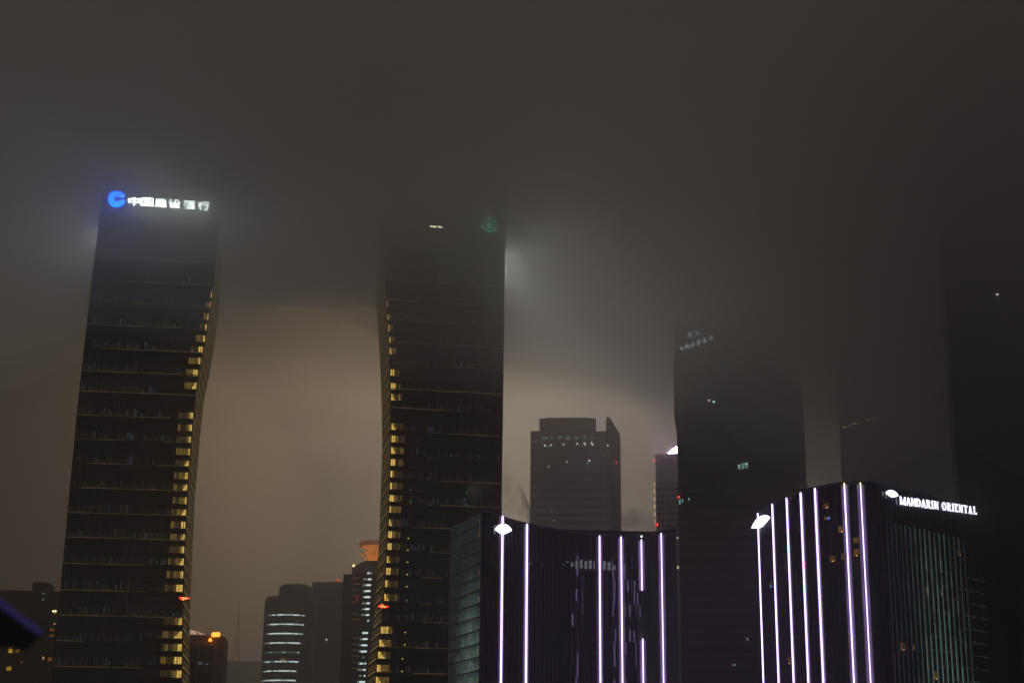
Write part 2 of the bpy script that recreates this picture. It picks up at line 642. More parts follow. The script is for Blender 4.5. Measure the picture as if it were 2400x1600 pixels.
    mb.build("warning_light", [E_RED, E_REDHOT, M_HOUSING], root)
    return root, fc, uL, uR


def S(x, y):
    return (x * 2400 / 2352, y * 2400 / 2352)


ccb_left = [S(238, 430), S(228, 500), S(205, 690), S(178, 930), S(148, 1250), S(118, 1568)]
ccb_right = [S(504, 430), S(500, 540), S(490, 665), S(472, 780), S(455, 860), S(445, 950), S(432, 1100), S(425, 1250), S(420, 1370), S(418, 1568)]
rowsL = [690, 715, 742, 767, 793.5, 820, 846, 874, 904, 974.5, 1002.5, 1030.6, 1058.7, 1086.7, 1114.8, 1142.9, 1173, 1201.7, 1230, 1259, 1288,
         1316, 1346.6, 1378, 1455.6, 1487, 1517, 1547, 1579]
ledL = [(215, 603), (213, 656), (205, 707), (203, 760), (198, 815), (192, 868.6), (187, 916), (180, 972), (175, 1028), (170, 1084), (165, 1141.6), (160, 1200),
        (152, 1257.6), (146, 1319), (140, 1381), (135, 1440), (130, 1500), (124, 1560)]


class W2(list):
    pass


def interp2(tab, t):
    return (interp([(a, b) for a, b, c in tab], t), interp([(a, c) for a, b, c in tab], t))


_interp1 = interp


def interp(tab, t):
    if len(tab[0]) == 3:
        return interp2(tab, t)
    return _interp1(tab, t)


wL = [(690, 3, 6), (767, 6, 14), (820, 12, 28), (904, 14, 26), (974, 15, 32), (1142, 14, 30), (1300, 15, 34), (1455, 22, 42), (1579, 27, 48)]
ccb, ccbF, cuL, cuR = twin_tower(
    "dark curved office tower with the white lit bank sign and blue emblem near its top",
    (at_y(230, 600, 545).x, 545), R(7.2), 229.5, ccb_left, ccb_right, rowsL, ledL, 36, +1, wL, 3, (430, 1402))

abc_left = [S(876, 440), S(881, 560), S(885, 665), S(893, 790), S(897, 900), S(898, 1000), S(895, 1100), S(892, 1200), S(886, 1300), S(879, 1400), S(868, 1490), S(861, 1568)]
abc_right = [S(1161, 440), S(1159, 650), S(1156, 900), S(1153, 1100), S(1150, 1568)]
rowsR = [711, 742, 769, 796, 821.7, 872.7, 904.6, 930, 999, 1028, 1055, 1083, 1110, 1138, 1167, 1193, 1224, 1252, 1280, 1310, 1338, 1367, 1399, 1475.5, 1506, 1534, 1565, 1593]
ledR = [(905, 655), (905, 702), (907, 750), (910, 801), (912, 852), (914, 910), (914, 955), (914, 1010), (914, 1066), (912, 1122), (910, 1179), (905, 1233), (902, 1290),
        (898, 1350), (892, 1412), (886, 1454), (880, 1515), (874, 1575)]
wR = [(711, 3, 5), (796, 8, 12), (872, 12, 20), (999, 13, 30), (1110, 12, 30), (1224, 11, 27), (1399, 15, 30), (1475, 20, 26), (1593, 23, 30)]
abc, abcF, auL, auR = twin_tower(
    "dark curved office tower with a faint green round emblem, its top lost in cloud",
    (at_y(903, 680, 560).x, 560), R(10.5), 234.0, abc_left, abc_right, rowsR, ledR, 28, -1, wR, 5, (895, 1421))

# ------------------------------------------------------------------ bank sign on the left tower
sg = thing("roof_sign", "glowing white Chinese lettering with a blue round emblem on the left tower", "sign",
           ccbF.p(*ccbF.hit(380, 480)))
mpp = 590 / F2400
for ch, px, py in (("中", 315.4, 473.5), ("国", 345.6, 475.5), ("建", 377.5, 477.5), ("设", 410, 479.5), ("银", 444, 482), ("行", 478, 484)):
    u, z = ccbF.hit(px, py)
    char_on(ccbF, ch, u, z, 27.5 * mpp, 20.5 * mpp, 0.9, E_BANK, sg, 0.35, 0.006)
u0, z0 = ccbF.hit(274.5, 468.7)
mb = MB()
r = 19.5 * mpp


def emb(pts, k=0):
    mb.poly([ccbF.p(u0 + x * r, z0 + y * r, 1.1) for x, y in pts], ccbF.n, 0.35, k)


def dia(t):    # diamond hole
    c, s_ = math.cos(t), math.sin(t)
    q = 0.42 / (abs(c) + abs(s_))
    return (q * c, q * s_)


def arcseg(a0, a1, n):
    for i in range(n):
        t0, t1 = R(a0 + (a1 - a0) * i / n), R(a0 + (a1 - a0) * (i + 1) / n)
        emb([dia(t0), (math.cos(t0), math.sin(t0)), (math.cos(t1), math.sin(t1)), dia(t1)])


arcseg(62, 352, 30)
for i in range(6):   # the loose upper-right piece
    t0, t1 = R(22 + 33 * i / 6), R(22 + 33 * (i + 1) / 6)
    k = 0.55
    emb([(k * math.cos(t0), k * math.sin(t0)), (1.02 * math.cos(t0), 1.02 * math.sin(t0)), (1.02 * math.cos(t1), 1.02 * math.sin(t1)), (k * math.cos(t1), k * math.sin(t1))])
mb.build("emblem", E_BLUE, sg)
ua, ub = ccbF.hit(296, 478)[0], ccbF.hit(492, 478)[0]
zz = ccbF.hit(400, 479)[1]
for o_ in (-2.3, 1.9):
    mb = MB()
    ccbF.block(mb, ua, ub, zz + o_, zz + o_ + .2, .05, .5)
    mb.build("mounting_rail", M_HOUSING, sg)

# unseen lamps added behind the parapet to make the glow over the sign
E_ROOF = em("added_roof_glow_face", (0.88, 1.0, 0.95), 110.0, light=True)
for k in range(5):
    u_ = ua + (ub - ua) * (k + .5) / 5
    mb = MB()
    ccbF.block(mb, u_ - 2.0, u_ + 2.0, 229.7, 230.3, -3.2, -1.9, 0)
    q = [ccbF.p(u_ + a_, 230.32, o_) for a_, o_ in ((-1.9, -2.0), (1.9, -2.0), (1.9, -3.1), (-1.9, -3.1))]
    mb.face([q[3], q[2], q[1], q[0]] if (q[1] - q[0]).cross(q[2] - q[1]).z < 0 else q, 1)
    mb.build("added_roof_glow_lamp", [M_HOUSING, E_ROOF], ccb)

# lit sign on the left tower's outer side wall (seen only by its glow in the fog)
zc = ccbF.hit(228, 520)[1]
mb = MB()
uu = cuL(zc) - .6
mb.box(ccbF.p(uu, zc - 1.7, -11), ccbF.d * .35, -ccbF.n * 18, (0, 0, 3.4))
tag(mb.build("side_sign", E_SIDE, None, ccbF.p(uu, zc, -15)), "white sign on the outer side wall of the left tower, seen only by its glow", "sign")
# lit sign on the middle tower's outer side wall
zc = abcF.hit(1182, 575)[1]
mb = MB()
uu = auR(zc) + .6
mb.box(abcF.p(uu, zc - 6, -15), abcF.d * .35, -abcF.n * 11, (0, 0, 9))
tag(mb.build("side_sign", E_SIDEW, None, abcF.p(uu, zc, -14)), "white sign on the outer side wall of the middle tower, seen only by its glow", "sign")

# green emblem on the middle tower
u0, z0 = abcF.hit(1146, 528)
sg = thing("roof_sign", "green ring emblem with a wheat ear showing faintly through the cloud", "sign", abcF.p(u0, z0))
mb = MB()
r = 18.0 * 600 / F2400
for q in ringpart(0, 0, 1, 1, .16, .16, R(100), R(440), 40):
    mb.poly([abcF.p(u0 + x * r, z0 + y * r, 1.0) for x, y in q], abcF.n, .3)
mb.build("emblem_ring", E_GREEN, sg)
mb = MB()
for q in ([(-.07, -.9), (.07, -.9), (.07, .9), (-.07, .9)], [(-.42, .06), (.42, .06), (.42, .17), (-.42, .17)], [(-.36, -.34), (.36, -.34), (.36, -.23), (-.36, -.23)],
          [(-.42, .06), (-.3, .06), (-.3, .42), (-.42, .42)], [(.3, .06), (.42, .06), (.42, .42), (.3, .42)],
          [(-.12, -.02), (0, -.02), (-.34, -.32), (-.46, -.32)], [(.46, -.32), (.34, -.32), (0, -.02), (.12, -.02)]):
    mb.poly([abcF.p(u0 + x * r, z0 + y * r, 1.02) for x, y in q], abcF.n, .3)
mb.build("wheat_ear", E_GREEN, sg)
# short run of lit windows high on the middle tower
for px, w in ((1010, 3.6), (1016, 4.6), (1022, 3), (1030, 5), (1036, 2.5)):
    u, z = abcF.hit(px, 531.5 + (px - 1010) * .05)
    mb = MB()
    abcF.quad(mb, u - w * .07, u + w * .07, z - .4, z + .4, .3)
    mb.build("window", em("pale_top_window", lin(225, 220, 190), 25.0), abc)


E_EXITG = em("green_exit_lamp", lin(40, 170, 90), 1.0)
E_EXITY = em("yellow_green_lamp", lin(210, 200, 70), 1.0)
for x, y, k in ((962, 1148, 0), (962, 1176, 0), (1093, 1154.5, 2), (1093.5, 1182, 0), (956.6, 1261.5, 1), (955.8, 1289, 1), (955, 1317, 1), (954, 1345.5, 1), (953, 1374, 1), (953, 1406.5, 0),
                (949.5, 1481, 1), (948.5, 1510, 1), (943, 1543, 1), (942, 1572, 1)):
    u, z = abcF.hit(x, y)
    mb = MB()
    abcF.block(mb, u - .22, u + .22, z - .2, z + .2, .3, .4)
    mb.build("exit_lamp", E_EXITG if k != 1 else E_EXITY, abc)


# ------------------------------------------------------------------ the two hotel blocks
HZ = None


def curve_pts(top, z):
    return [at_z(x, y, z) for x, y in top]


def resample(pts, step):
    out, acc = [pts[0].copy()], 0.0
    dense = []
    n = len(pts)
    for i in range(n - 1):      # catmull-rom
        p0, p1, p2, p3 = pts[max(i - 1, 0)], pts[i], pts[i + 1], pts[min(i + 2, n - 1)]
        for k in range(40):
            t = k / 40
            dense.append(0.5 * ((2 * p1) + (p2 - p0) * t + (2 * p0 - 5 * p1 + 4 * p2 - p3) * t * t + (3 * p1 - p0 - 3 * p2 + p3) * t ** 3))
    dense.append(pts[-1])
    L = [0.0]
    for a, b in zip(dense, dense[1:]):
        L.append(L[-1] + (b - a).length)
    m = max(2, round(L[-1] / step))
    res, j = [], 0
    for i in range(m + 1):
        t = L[-1] * i / m
        while j < len(L) - 2 and L[j + 1] < t:
            j += 1
        f = (t - L[j]) / max(1e-9, L[j + 1] - L[j])
        res.append(dense[j] + (dense[j + 1] - dense[j]) * f)
    return res


def normal_at(line, i):
    a, b = line[max(0, i - 1)], line[min(len(line) - 1, i + 1)]
    d = (b - a)
    d.z = 0
    d.normalize()
    return Vector((d.y, -d.x, 0))


def panel_facade(root, line, H, fh, name, rnd, tilt=0.02, m=None, bottom=0.0, tops=None):
    """glass panels, each a hair out of true so that reflections waver"""
    mb = MB()
    z = bottom
    while z < H - .1:
        for i in range(len(line) - 1):
            z1 = min(z + fh, min(tops[i], tops[i + 1]) if tops else H)
            if z1 < z + .3:
                continue
            A, B = line[i], line[i + 1]
            n = (normal_at(line, i) + normal_at(line, i + 1)).normalized()
            d = (B - A).normalized()
            a, b = A + d * .05, B - d * .05
            q = [Vector((a.x, a.y, z + .05)), Vector((b.x, b.y, z + .05)), Vector((b.x, b.y, z1 - .05)), Vector((a.x, a.y, z1 - .05))]
            tx, ty = rnd.gauss(0, tilt), rnd.gauss(0, tilt * .6)
            q = [q[0] + n * (.06 - tx - ty), q[1] + n * (.06 + tx - ty), q[2] + n * (.06 + tx + ty), q[3] + n * (.06 - tx + ty)]
            mb.face(q)
        z += fh
    return mb.build(name, m or M_PANEL, root)


def point_on(line, px, py):
    """closest point of the plan curve to the pixel's vertical plane"""
    r = ray(px, py)
    h = Vector((r.x, r.y, 0)).normalized()
    best = None
    for i in range(len(line) - 1):
        a, b = line[i], line[i + 1]
        ca = h.x * a.y - h.y * a.x
        cb = h.x * b.y - h.y * b.x
        if ca * cb <= 0 and abs(ca - cb) > 1e-9:
            t = ca / (ca - cb)
            p = a + (b - a) * t
            n = normal_at(line, i)
            k = (p.x * h.x + p.y * h.y) / math.hypot(r.x, r.y)
            best = (Vector((p.x, p.y, 0)), n, CAMZ + r.z * k)
            break
    return best


def fan_pts(w):
    pts = []
    n = 11
    for i in range(n):     # scalloped upper edge, right to left
        for f, rr in ((0.0, .985), (0.5, 1.03)):
            t = R(22 + 136 * (i + f) / n)
            pts.append((math.cos(t) / math.cos(R(22)) * rr, (math.sin(t) - math.sin(R(22))) * 1.18 * rr))
    pts.append((-1.0, 0.0))
    pts += [(-.62, -.24), (-.2, -.44), (0, -.47), (.2, -.44), (.62, -.24)]
    return [(x * w, y * w) for x, y in pts]


def across(d, p):
    """how much a wall direction is foreshortened"""
    v = Vector((p.x, p.y, 0)).normalized()
    return math.sqrt(max(.05, 1 - d.dot(v) ** 2))


def fan_sign(p, n, w, label):
    d = Vector((-n.y, n.x, 0))
    wx = 1 / across(d, p)
    o = thing("fan_sign", label, "sign", p, "white fan emblems on the hotel blocks")
    mb = MB()
    c = p + n * 1.25
    mb.poly([c + d * (x * wx) + Vector((0, 0, y)) for x, y in fan_pts(w)], n, .45)
    mb.build("fan_face", E_FAN, o)
    for sx_ in (-.5, .5):
        mb = MB()
        mb.box(p + d * (sx_ * w - .1) + n * .1 + Vector((0, 0, .1)), d * .2, n * .65, (0, 0, .2))
        mb.build("bracket", M_HOUSING, o)
    return o


def strip(root, line, px, y0, y1, H, hw=.11):
    """vertical light strip in a shallow channel of two fins; y1 None = to the street"""
    p, n, zt = point_on(line, px, y0)
    zb = 1.0 if y1 is None else point_on(line, px, y1)[2]
    d = Vector((-n.y, n.x, 0))
    mb = MB()
    z = zt
    seg = 3.3
    while z > zb:
        zz = max(zb, z - seg)
        hw_ = hw / max(.7, across(d, p))
        mb.box(p - d * hw_ + n * .5 + Vector((0, 0, zz + .06)), d * 2 * hw_, n * .3, (0, 0, z - zz - .06))
        z = zz
    for s_ in (-.95, .75):
        mb.box(p + d * s_ + n * .15 + Vector((0, 0, zb)), d * .2, n * .4, (0, 0, zt - zb - .4), 1)
    mb.box(p - d * .7 + n * .16 + Vector((0, 0, zb)), d * 1.4, n * .12, (0, 0, zt - zb - .4), 1)
    return mb.build("light_strip", [E_STRIP, M_STRIPBACK], root)


M_STRIPBACK = mat("violet_grey_strip_channel", (0.30, 0.27, 0.34), 0.6)

# ---- middle hotel block (hollow front)
HH = 84.0
topA = [S(1106, 1172), S(1150, 1188.5), S(1207, 1204.5), S(1300, 1222), S(1375, 1229), S(1425, 1230.5), S(1470, 1229.5), S(1518, 1222), S(1552, 1216)]
c0A = at_z(*topA[0], HH)
ptsA = []
for px, py in topA:
    t = (px - topA[0][0]) / (topA[-1][0] - topA[0][0])
    ptsA.append(at_y(px, py, c0A.y + 48 * (1.19 * t - .5 * t * t - .063 * t ** 3)))
line3 = resample(ptsA, 1.45)
lineA = [Vector((p.x, p.y, 0)) for p in line3]
topsA = [p.z for p in line3]
endL = at_z(*S(1036, 1208), HH)
leftA = resample([Vector((endL.x, endL.y, 0)), lineA[0].copy()], 0.62)
rnd = random.Random(11)
rootA = thing("hotel_block", "dark hotel block with a hollow curved front and white light strips, in the middle", "hotel",
              sum(lineA, Vector()) / len(lineA) + Vector((0, 8, 0)), "pair of hotel blocks with light strips")
backA = [lineA[-1] + Vector((-2, 26, 0)), leftA[0] + Vector((6, 14, 0))]
outl = [q + Vector((0, .35, 0)) for q in lineA] + backA + [leftA[0] + Vector((.35, .2, 0))]
mb = MB()
mb.hexa(outl, [p + Vector((0, 0, h - .02)) for p, h in zip(outl, topsA + [topsA[-1], HH, HH])])
mb.build("core_wall", M_GLASS, rootA)
panel_facade(rootA, lineA, max(topsA), 3.35, "glass_front", rnd, .0035, tops=topsA)
mb = MB()
for i, p in enumerate(lineA):
    n = normal_at(lineA, i)
    d = Vector((-n.y, n.x, 0))
    mb.box(p - d * .05 + n * .09, d * .1, n * .3, (0, 0, topsA[i]))
mb.build("fin", M_FIN, rootA)
mb = MB()
cap = [q + normal_at(lineA, i) * .25 for i, q in enumerate(lineA)]
for a, b, h, h2 in zip(cap, cap[1:], topsA, topsA[1:]):
    mb.box(a + Vector((0, 0, h + .02)), b - a + Vector((0, 0, h2 - h)), Vector((0, 1.6, 0)), (0, 0, .55))
mb.build("coping", M_FIN, rootA)
for px, y0, y1 in ((1150.5, 1185, None), (1207, 1203, None), (1374.5, 1230, None), (1424.5, 1232, None), (1471.5, 1239, 1356), (1474.8, 1466, None), (1517.5, 1224, None)):
    strip(rootA, lineA, *S(px, y0), None if y1 is None else S(px, y1)[1], HH)
# small lamp above the short strip
p, n, z = point_on(lineA, *S(1472, 1232))
mb = MB()
mb.ball(p + n * .6 + Vector((0, 0, z)), .28, 0, 6)
mb.box(p + n * .1 + Vector((-.1, 0, z - .4)), (.2, 0, 0), n * .5, (0, 0, .2), 1)
mb.build("roof_lamp", [E_SPOTW, M_HOUSING], rootA)
# side wall glazing with pale fins; the corner lights' falloff is painted as glow
mb = MB()
z, fl = 0.0, 0
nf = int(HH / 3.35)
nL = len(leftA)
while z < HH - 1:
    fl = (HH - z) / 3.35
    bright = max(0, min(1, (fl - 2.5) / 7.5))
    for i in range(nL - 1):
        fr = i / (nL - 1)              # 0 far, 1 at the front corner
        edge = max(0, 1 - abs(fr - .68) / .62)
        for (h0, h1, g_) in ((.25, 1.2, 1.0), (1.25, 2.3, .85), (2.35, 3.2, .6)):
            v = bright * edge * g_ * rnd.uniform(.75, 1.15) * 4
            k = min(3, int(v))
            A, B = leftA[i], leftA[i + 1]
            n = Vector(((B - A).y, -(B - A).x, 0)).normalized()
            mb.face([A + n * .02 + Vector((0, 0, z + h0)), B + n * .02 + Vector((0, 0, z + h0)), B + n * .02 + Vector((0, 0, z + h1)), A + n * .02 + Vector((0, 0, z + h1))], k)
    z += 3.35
mb.build("painted_glow_glazing", E_TEAL, rootA)
mb = MB()
nL_ = Vector(((leftA[-1] - leftA[0]).y, -(leftA[-1] - leftA[0]).x, 0)).normalized()
dl = (leftA[-1] - leftA[0]).normalized()
for p in leftA:
    mb.box(p + nL_ * .03 - dl * .06, dl * .12, nL_ * .09, (0, 0, HH))
mb.build("side_fin", M_FIN, rootA)
E_CORNER = em("corner_lamp_light", lin(120, 104, 50))
for i in range(1, 24):
    z = HH - i * 3.35
    q = leftA[-1] + nL_ * .35 - dl * rnd.uniform(.2, .5)
    if rnd.random() < .75:
        mb = MB()
        mb.box(q + Vector((0, 0, z + .2)), dl * rnd.uniform(.12, .35), nL_ * .06, (0, 0, rnd.uniform(.5, 1.6)))
        mb.build("corner_lamp", E_CORNER, rootA)
p, n, z = point_on(lineA, *S(1152, 1219))
n = (n + Vector((-.05, -1.3, 0))).normalized()
fan_sign(p + Vector((0, 0, z)) + n * .5, n, 20.5 * 395 / F2400, "white fan emblem on the hollow front of the middle hotel block")

# ---- right hotel block (bulging front)
topB = [S(1738, 1181), S(1757, 1168), S(1780, 1157), S(1812, 1143), S(1844, 1131.5), S(1877, 1121.5), S(1910, 1115), S(1942, 1111), S(1975, 1109.5), S(2005, 1112),
        S(2040, 1120), S(2100, 1133), S(2170, 1151), S(2250, 1174), S(2285, 1186)]
ptsB = curve_pts(topB, HH)
lineB = resample([Vector((p.x, p.y, 0)) for p in ptsB], 1.35)
rootB = thing("hotel_block", "dark hotel block with a bulging front, white light strips and a lit English sign", "hotel",
              sum(lineB, Vector()) / len(lineB) + Vector((0, 8, 0)), "pair of hotel blocks with light strips")
outl = [q + Vector((0, .4, 0)) for q in lineB] + [lineB[-1] + Vector((14, 24, 0)), lineB[0] + Vector((8, 20, 0))]
mb = MB()
mb.hexa(outl, [p + Vector((0, 0, HH - .02)) for p in outl])
mb.build("core_wall", M_GLASS, rootB)
panel_facade(rootB, lineB, HH, 3.15, "glass_front", rnd, .004)
mb = MB()
for i, p in enumerate(lineB):
    n = normal_at(lineB, i)
    d = Vector((-n.y, n.x, 0))
    mb.box(p - d * .05 + n * .09, d * .1, n * .22, (0, 0, HH))
mb.build("fin", M_FIN, rootB)
mb = MB()
cap = [q + normal_at(lineB, i) * .25 for i, q in enumerate(lineB)]
for a, b in zip(cap, cap[1:]):
    mb.box(a + Vector((0, 0, HH + .02)), b - a, Vector((0, 1.6, 0)), (0, 0, .5))
mb.build("coping", M_FIN, rootB)
for px, y0 in ((1746, 1178), (1779, 1157), (1812, 1143), (1844, 1131), (1876.5, 1121), (1941.5, 1110), (1975, 1109)):
    strip(rootB, lineB, *S(px, y0), None, HH, .085)
p, n, z = point_on(lineB, *S(1756, 1201))
fan_sign(p + Vector((0, 0, z)), n, 19.5 * 420 / F2400, "white fan emblem low on the left shoulder of the right hotel block")
# fins on the right-hand front, the green light on them painted as glow
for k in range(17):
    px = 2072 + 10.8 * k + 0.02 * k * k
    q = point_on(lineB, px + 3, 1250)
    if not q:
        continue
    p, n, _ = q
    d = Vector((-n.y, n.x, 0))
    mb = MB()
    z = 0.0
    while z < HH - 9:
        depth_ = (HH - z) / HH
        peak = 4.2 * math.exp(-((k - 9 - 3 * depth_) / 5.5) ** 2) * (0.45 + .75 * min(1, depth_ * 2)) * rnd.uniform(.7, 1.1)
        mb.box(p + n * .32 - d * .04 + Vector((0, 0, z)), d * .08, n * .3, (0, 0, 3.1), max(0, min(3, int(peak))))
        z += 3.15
    mb.build("painted_glow_fin", E_FINL, rootB)
# faint cyan floors low on the right
for i in range(9):
    py = 1345 + i * 33
    mb = MB()
    prev = None
    for k in range(30):
        px = 2155 + k * 5.2 + i * 2
        q = point_on(lineB, px, py + (px - 2165) * .09)
        if q:
            p, n, _ = q
            a = p + n * .24 + Vector((0, 0, HH - 18 - i * 3.15))
            if prev is not None:
                mb.face([prev, a, a + Vector((0, 0, .4)), prev + Vector((0, 0, .4))], 2 if rnd.random() < .3 else (0 if (k < 8 or k > 24 or rnd.random() < .6) else 1))
            prev = a
    mb.build("floor_light", E_FINL[:2] + [M_PANEL], rootB, weld=True)


def room(root, line, px, py, w, h, bright=True, tv=False):
    q = point_on(line, px, py)
    if not q:
        return
    p, n, z = q
    d = Vector((-n.y, n.x, 0))
    s = 370 / F2400
    mb = MB()
    x = -w / 2
    base = p + n * .26 + Vector((0, 0, z - h / 2 * s))
    up_ = Vector((0, 0, h * s))
    while x < w / 2:
        ww = rnd.uniform(2, 4.5)
        for x0, x1, k in ((x, x + ww * .78, 0), (x + ww * .78, x + ww, 1)):
            a, b = base + d * (x0 * s), base + d * (x1 * s)
            mb.face([a, b, b + up_, a + up_], k)
        x += ww
    o = mb.build("window", [E_ROOM, M_PANEL], root, weld=True)
    if bright:
        mb = MB()
        mb.box(base + n * .02 + d * (rnd.uniform(-.2, .3) * w * s), d * (2.2 * s), n * .08, (0, 0, 2.6 * s))
        mb.build("lamp", E_ROOMB, o)
    if tv:
        mb = MB()
        mb.box(base + n * .02 + d * (w * .1 * s), d * (7 * s), n * .08, (0, 0, 4.5 * s))
        mb.build("screen", E_TV, o)


for px, py, w, h, br, tv in ((1937, 1185, 15, 12, True, False), (1940, 1213, 18, 9, False, True), (1971, 1240, 12, 14, True, False), (2007, 1266, 13, 13, False, False),
                             (2008, 1295, 14, 16, True, False), (1952, 1309, 14, 14, True, False), (1978, 1303, 10, 15, False, False), (1808, 1370, 18, 14, False, True),
                             (1853, 1547, 18, 16, True, False), (2113, 1514, 18, 18, True, False), (2140, 1516, 7, 14, False, False), (2245, 1295, 13, 14, True, False),
                             (2171, 1384, 12, 14, False, False), (2205, 1388, 12, 14, False, False), (2192, 1582, 26, 18, True, False), (1910, 1192, 10, 7, False, False)):
    room(rootB, lineB, px, py, w, h, br, tv)

# ---- the English sign: fan and serif letters
u_a, u_b = S(2062, 1141), S(2237, 1164)
pa, na, za = point_on(lineB, *u_a)
pb, nb, zb = point_on(lineB, *u_b)
sgn_ = thing("hotel_sign", "white serif hotel name beside a small fan on the right hotel block", "sign", (pa + pb) / 2 + Vector((0, 0, HH - 6)))
TXT = "MANDARIN ORIENTAL"
tot_w = sum(SERIF[c][0] + .16 if c != ' ' else .5 for c in TXT)
cur = 0.0
zs_ = za - 1.2
for c in TXT:
    if c == ' ':
        cur += .5
        continue
    w, polys = SERIF[c]
    f = (cur + w / 2) / tot_w
    px = u_a[0] + (u_b[0] - u_a[0]) * f
    p, n, z = point_on(lineB, px, 1165)
    d = Vector((-n.y, n.x, 0))
    _, _, z = point_on(lineB, px, u_a[1] + 8.5 + (u_b[1] - u_a[1]) * f)
    hgt = 20 * 365 / F2400
    wid = (Vector((pb - pa)).length) / tot_w
    mb = MB()
    for pl in polys:
        pts = [p + n * .8 + d * ((x - w / 2) * wid) + Vector((0, 0, z - hgt * .5 + y * hgt)) for x, y in pl]
        mb.poly(pts, n, .25)
    mb.build("letter", E_LET, sgn_)
    cur += w + .16
p, n, z = point_on(lineB, *S(2043, 1136))
d = Vector((-n.y, n.x, 0))
mb = MB()
mb.poly([p + n * .9 + d * (x / across(d, p)) + Vector((0, 0, z + y)) for x, y in fan_pts(14.0 * 360 / F2400)], n, .3)
mb.build("fan_face", E_FAN, sgn_)
# roof crane arm (window cleaning) behind the right hotel block
q = at_z(*S(1858, 1108), HH + 6)
cr = thing("roof_crane", "thin dark window-cleaning crane arm on the right hotel block's roof", "crane", (q.x, q.y + 2, HH - .4))
mb = MB()
mb.tube((q.x - 1, q.y + 2, HH - .4), (q.x - 1, q.y + 2, HH + 4.6), .35)
mb.build("mast", M_HOUSING, cr)
mb = MB()
mb.tube((q.x - 4, q.y + 2, HH + 4.2), (q.x + 2.8, q.y + 2, HH + 5.4), .2)
mb.tube((q.x + 2.8, q.y + 2, HH + 5.4), (q.x + 3.4, q.y + 2, HH + 5.1), .2)
mb.build("arm", M_HOUSING, cr)


# ------------------------------------------------------------------ background towers
def prism_px(mb, pxs, py, Y, depth, top_py, rot=0.0, k=0, bottom=0.0, top_px=None):
    """box whose front wall spans two pixels at distance Y; returns its Face, length and height"""
    a, b = at_y(pxs[0], py, Y), at_y(pxs[1], py, Y)
    fc = Face((a.x, Y), rot)
    L = fc.hit(pxs[1], py)[0]
    H = fc.hit(top_px if top_px else pxs[0], top_py)[1]
    mb.box(fc.p(0, bottom, -depth), fc.d * L, fc.n * depth, (0, 0, H - bottom), k)
    return fc, L, H


def dots(root, fc, lst, m, name="window", sz=1.0, out=.15):
    """small lit windows or lamps at pixels of a wall: (x, y, w, h) in photo pixels"""
    for px, py, w, h in lst:
        u, z = fc.hit(px, py)
        dist = (fc.p(u, z) - CO).length
        s = dist / F2400 * sz
        mb = MB()
        fc.block(mb, u - w * s / 2, u + w * s / 2, z - h * s / 2, z + h * s / 2, out, out + .12)
        mb.build(name, m, root)


def floors(mb, fc, L, H, fh, gap, out, k, z0=0.0, u0=0.0):
    z = z0 + fh
    while z < H - .5:
        fc.block(mb, u0, L, z - gap / 2, z + gap / 2, .02, out, k)
        z += fh


# A: stepped office tower between the middle tower and the big one
mb = MB()
fA, LA, HA = prism_px(mb, (1243, 1424), 1100, 800, 40, 1010, R(-3))
rA = thing("office_tower", "grey stepped office tower with a notched crown and a row of small lamps", "office tower", fA.p(LA / 2, 0, -20))
mb.build("shaft", M_GREYCLAD, rA)
mb = MB()
floors(mb, fA, LA - .3, HA - 8, 4.2, 1.3, .25, 0, 0, .3)
mb.build("floor_band", mat("grey_floor_band", (0.34, 0.34, 0.36), 0.7), rA)
mb = MB()
u0, u1 = fA.hit(1264, 990)[0], fA.hit(1397, 990)[0]
fA.block(mb, u0, u1, HA + .01, fA.hit(1330, 978)[1], -22, -2)
fA.block(mb, u0 + 3, u1 - 3, fA.hit(1330, 978)[1], fA.hit(1330, 974)[1], -20, -4)
mb.build("crown", M_GREYCLAD, rA)
mb = MB()
u2 = fA.hit(1421, 990)[0]
hP = fA.hit(1425, 977)[1]
b = [fA.p(u2, 0, .4), fA.p(LA + 1.2, 0, .4), fA.p(LA + 7.4, 0, -42), fA.p(u2, 0, -42)]
mb.hexa(b, [p + Vector((0, 0, hP)) for p in b])
mb.build("side_pier", M_CONC, rA)
Z1 = lambda x, y, w=2.6, h=2.6: (1200 + x / 4.612, 900 + y / 4.612, w, h)
dots(rA, fA, [Z1(355, 662), Z1(420, 658), Z1(557, 651, 2.2, 2.2), Z1(705, 641), Z1(780, 637, 2.2), Z1(793, 651, 2.2), Z1(857, 632, 2.2, 2), Z1(870, 651), Z1(393, 888, 2.2, 2.2), Z1(595, 839, 2.2, 2.2), Z1(836, 826)], E_SPOTW, "wall_lamp", .9)
dots(rA, fA, [Z1(1035, 661)], E_SPOTW, "wall_lamp", .9, .6)
dots(rA, fA, [Z1(355, 582, 14, 6), Z1(430, 582, 8, 4), Z1(520, 575, 12, 7), Z1(605, 582, 10, 8), Z1(700, 578, 11, 7), Z1(780, 575, 7, 7), Z1(865, 572, 13, 4), Z1(268, 615, 6, 5), Z1(455, 1470, 7, 4), Z1(475, 1530, 5, 3), Z1(425, 1370, 4, 3), Z1(818, 862, 5, 9), Z1(715, 658, 10, 3), Z1(385, 676, 12, 2)], E_CYAND)
beacon(rA, fA.p(LA + 4.5, fA.hit(1461, 1083)[1], 1), .4)

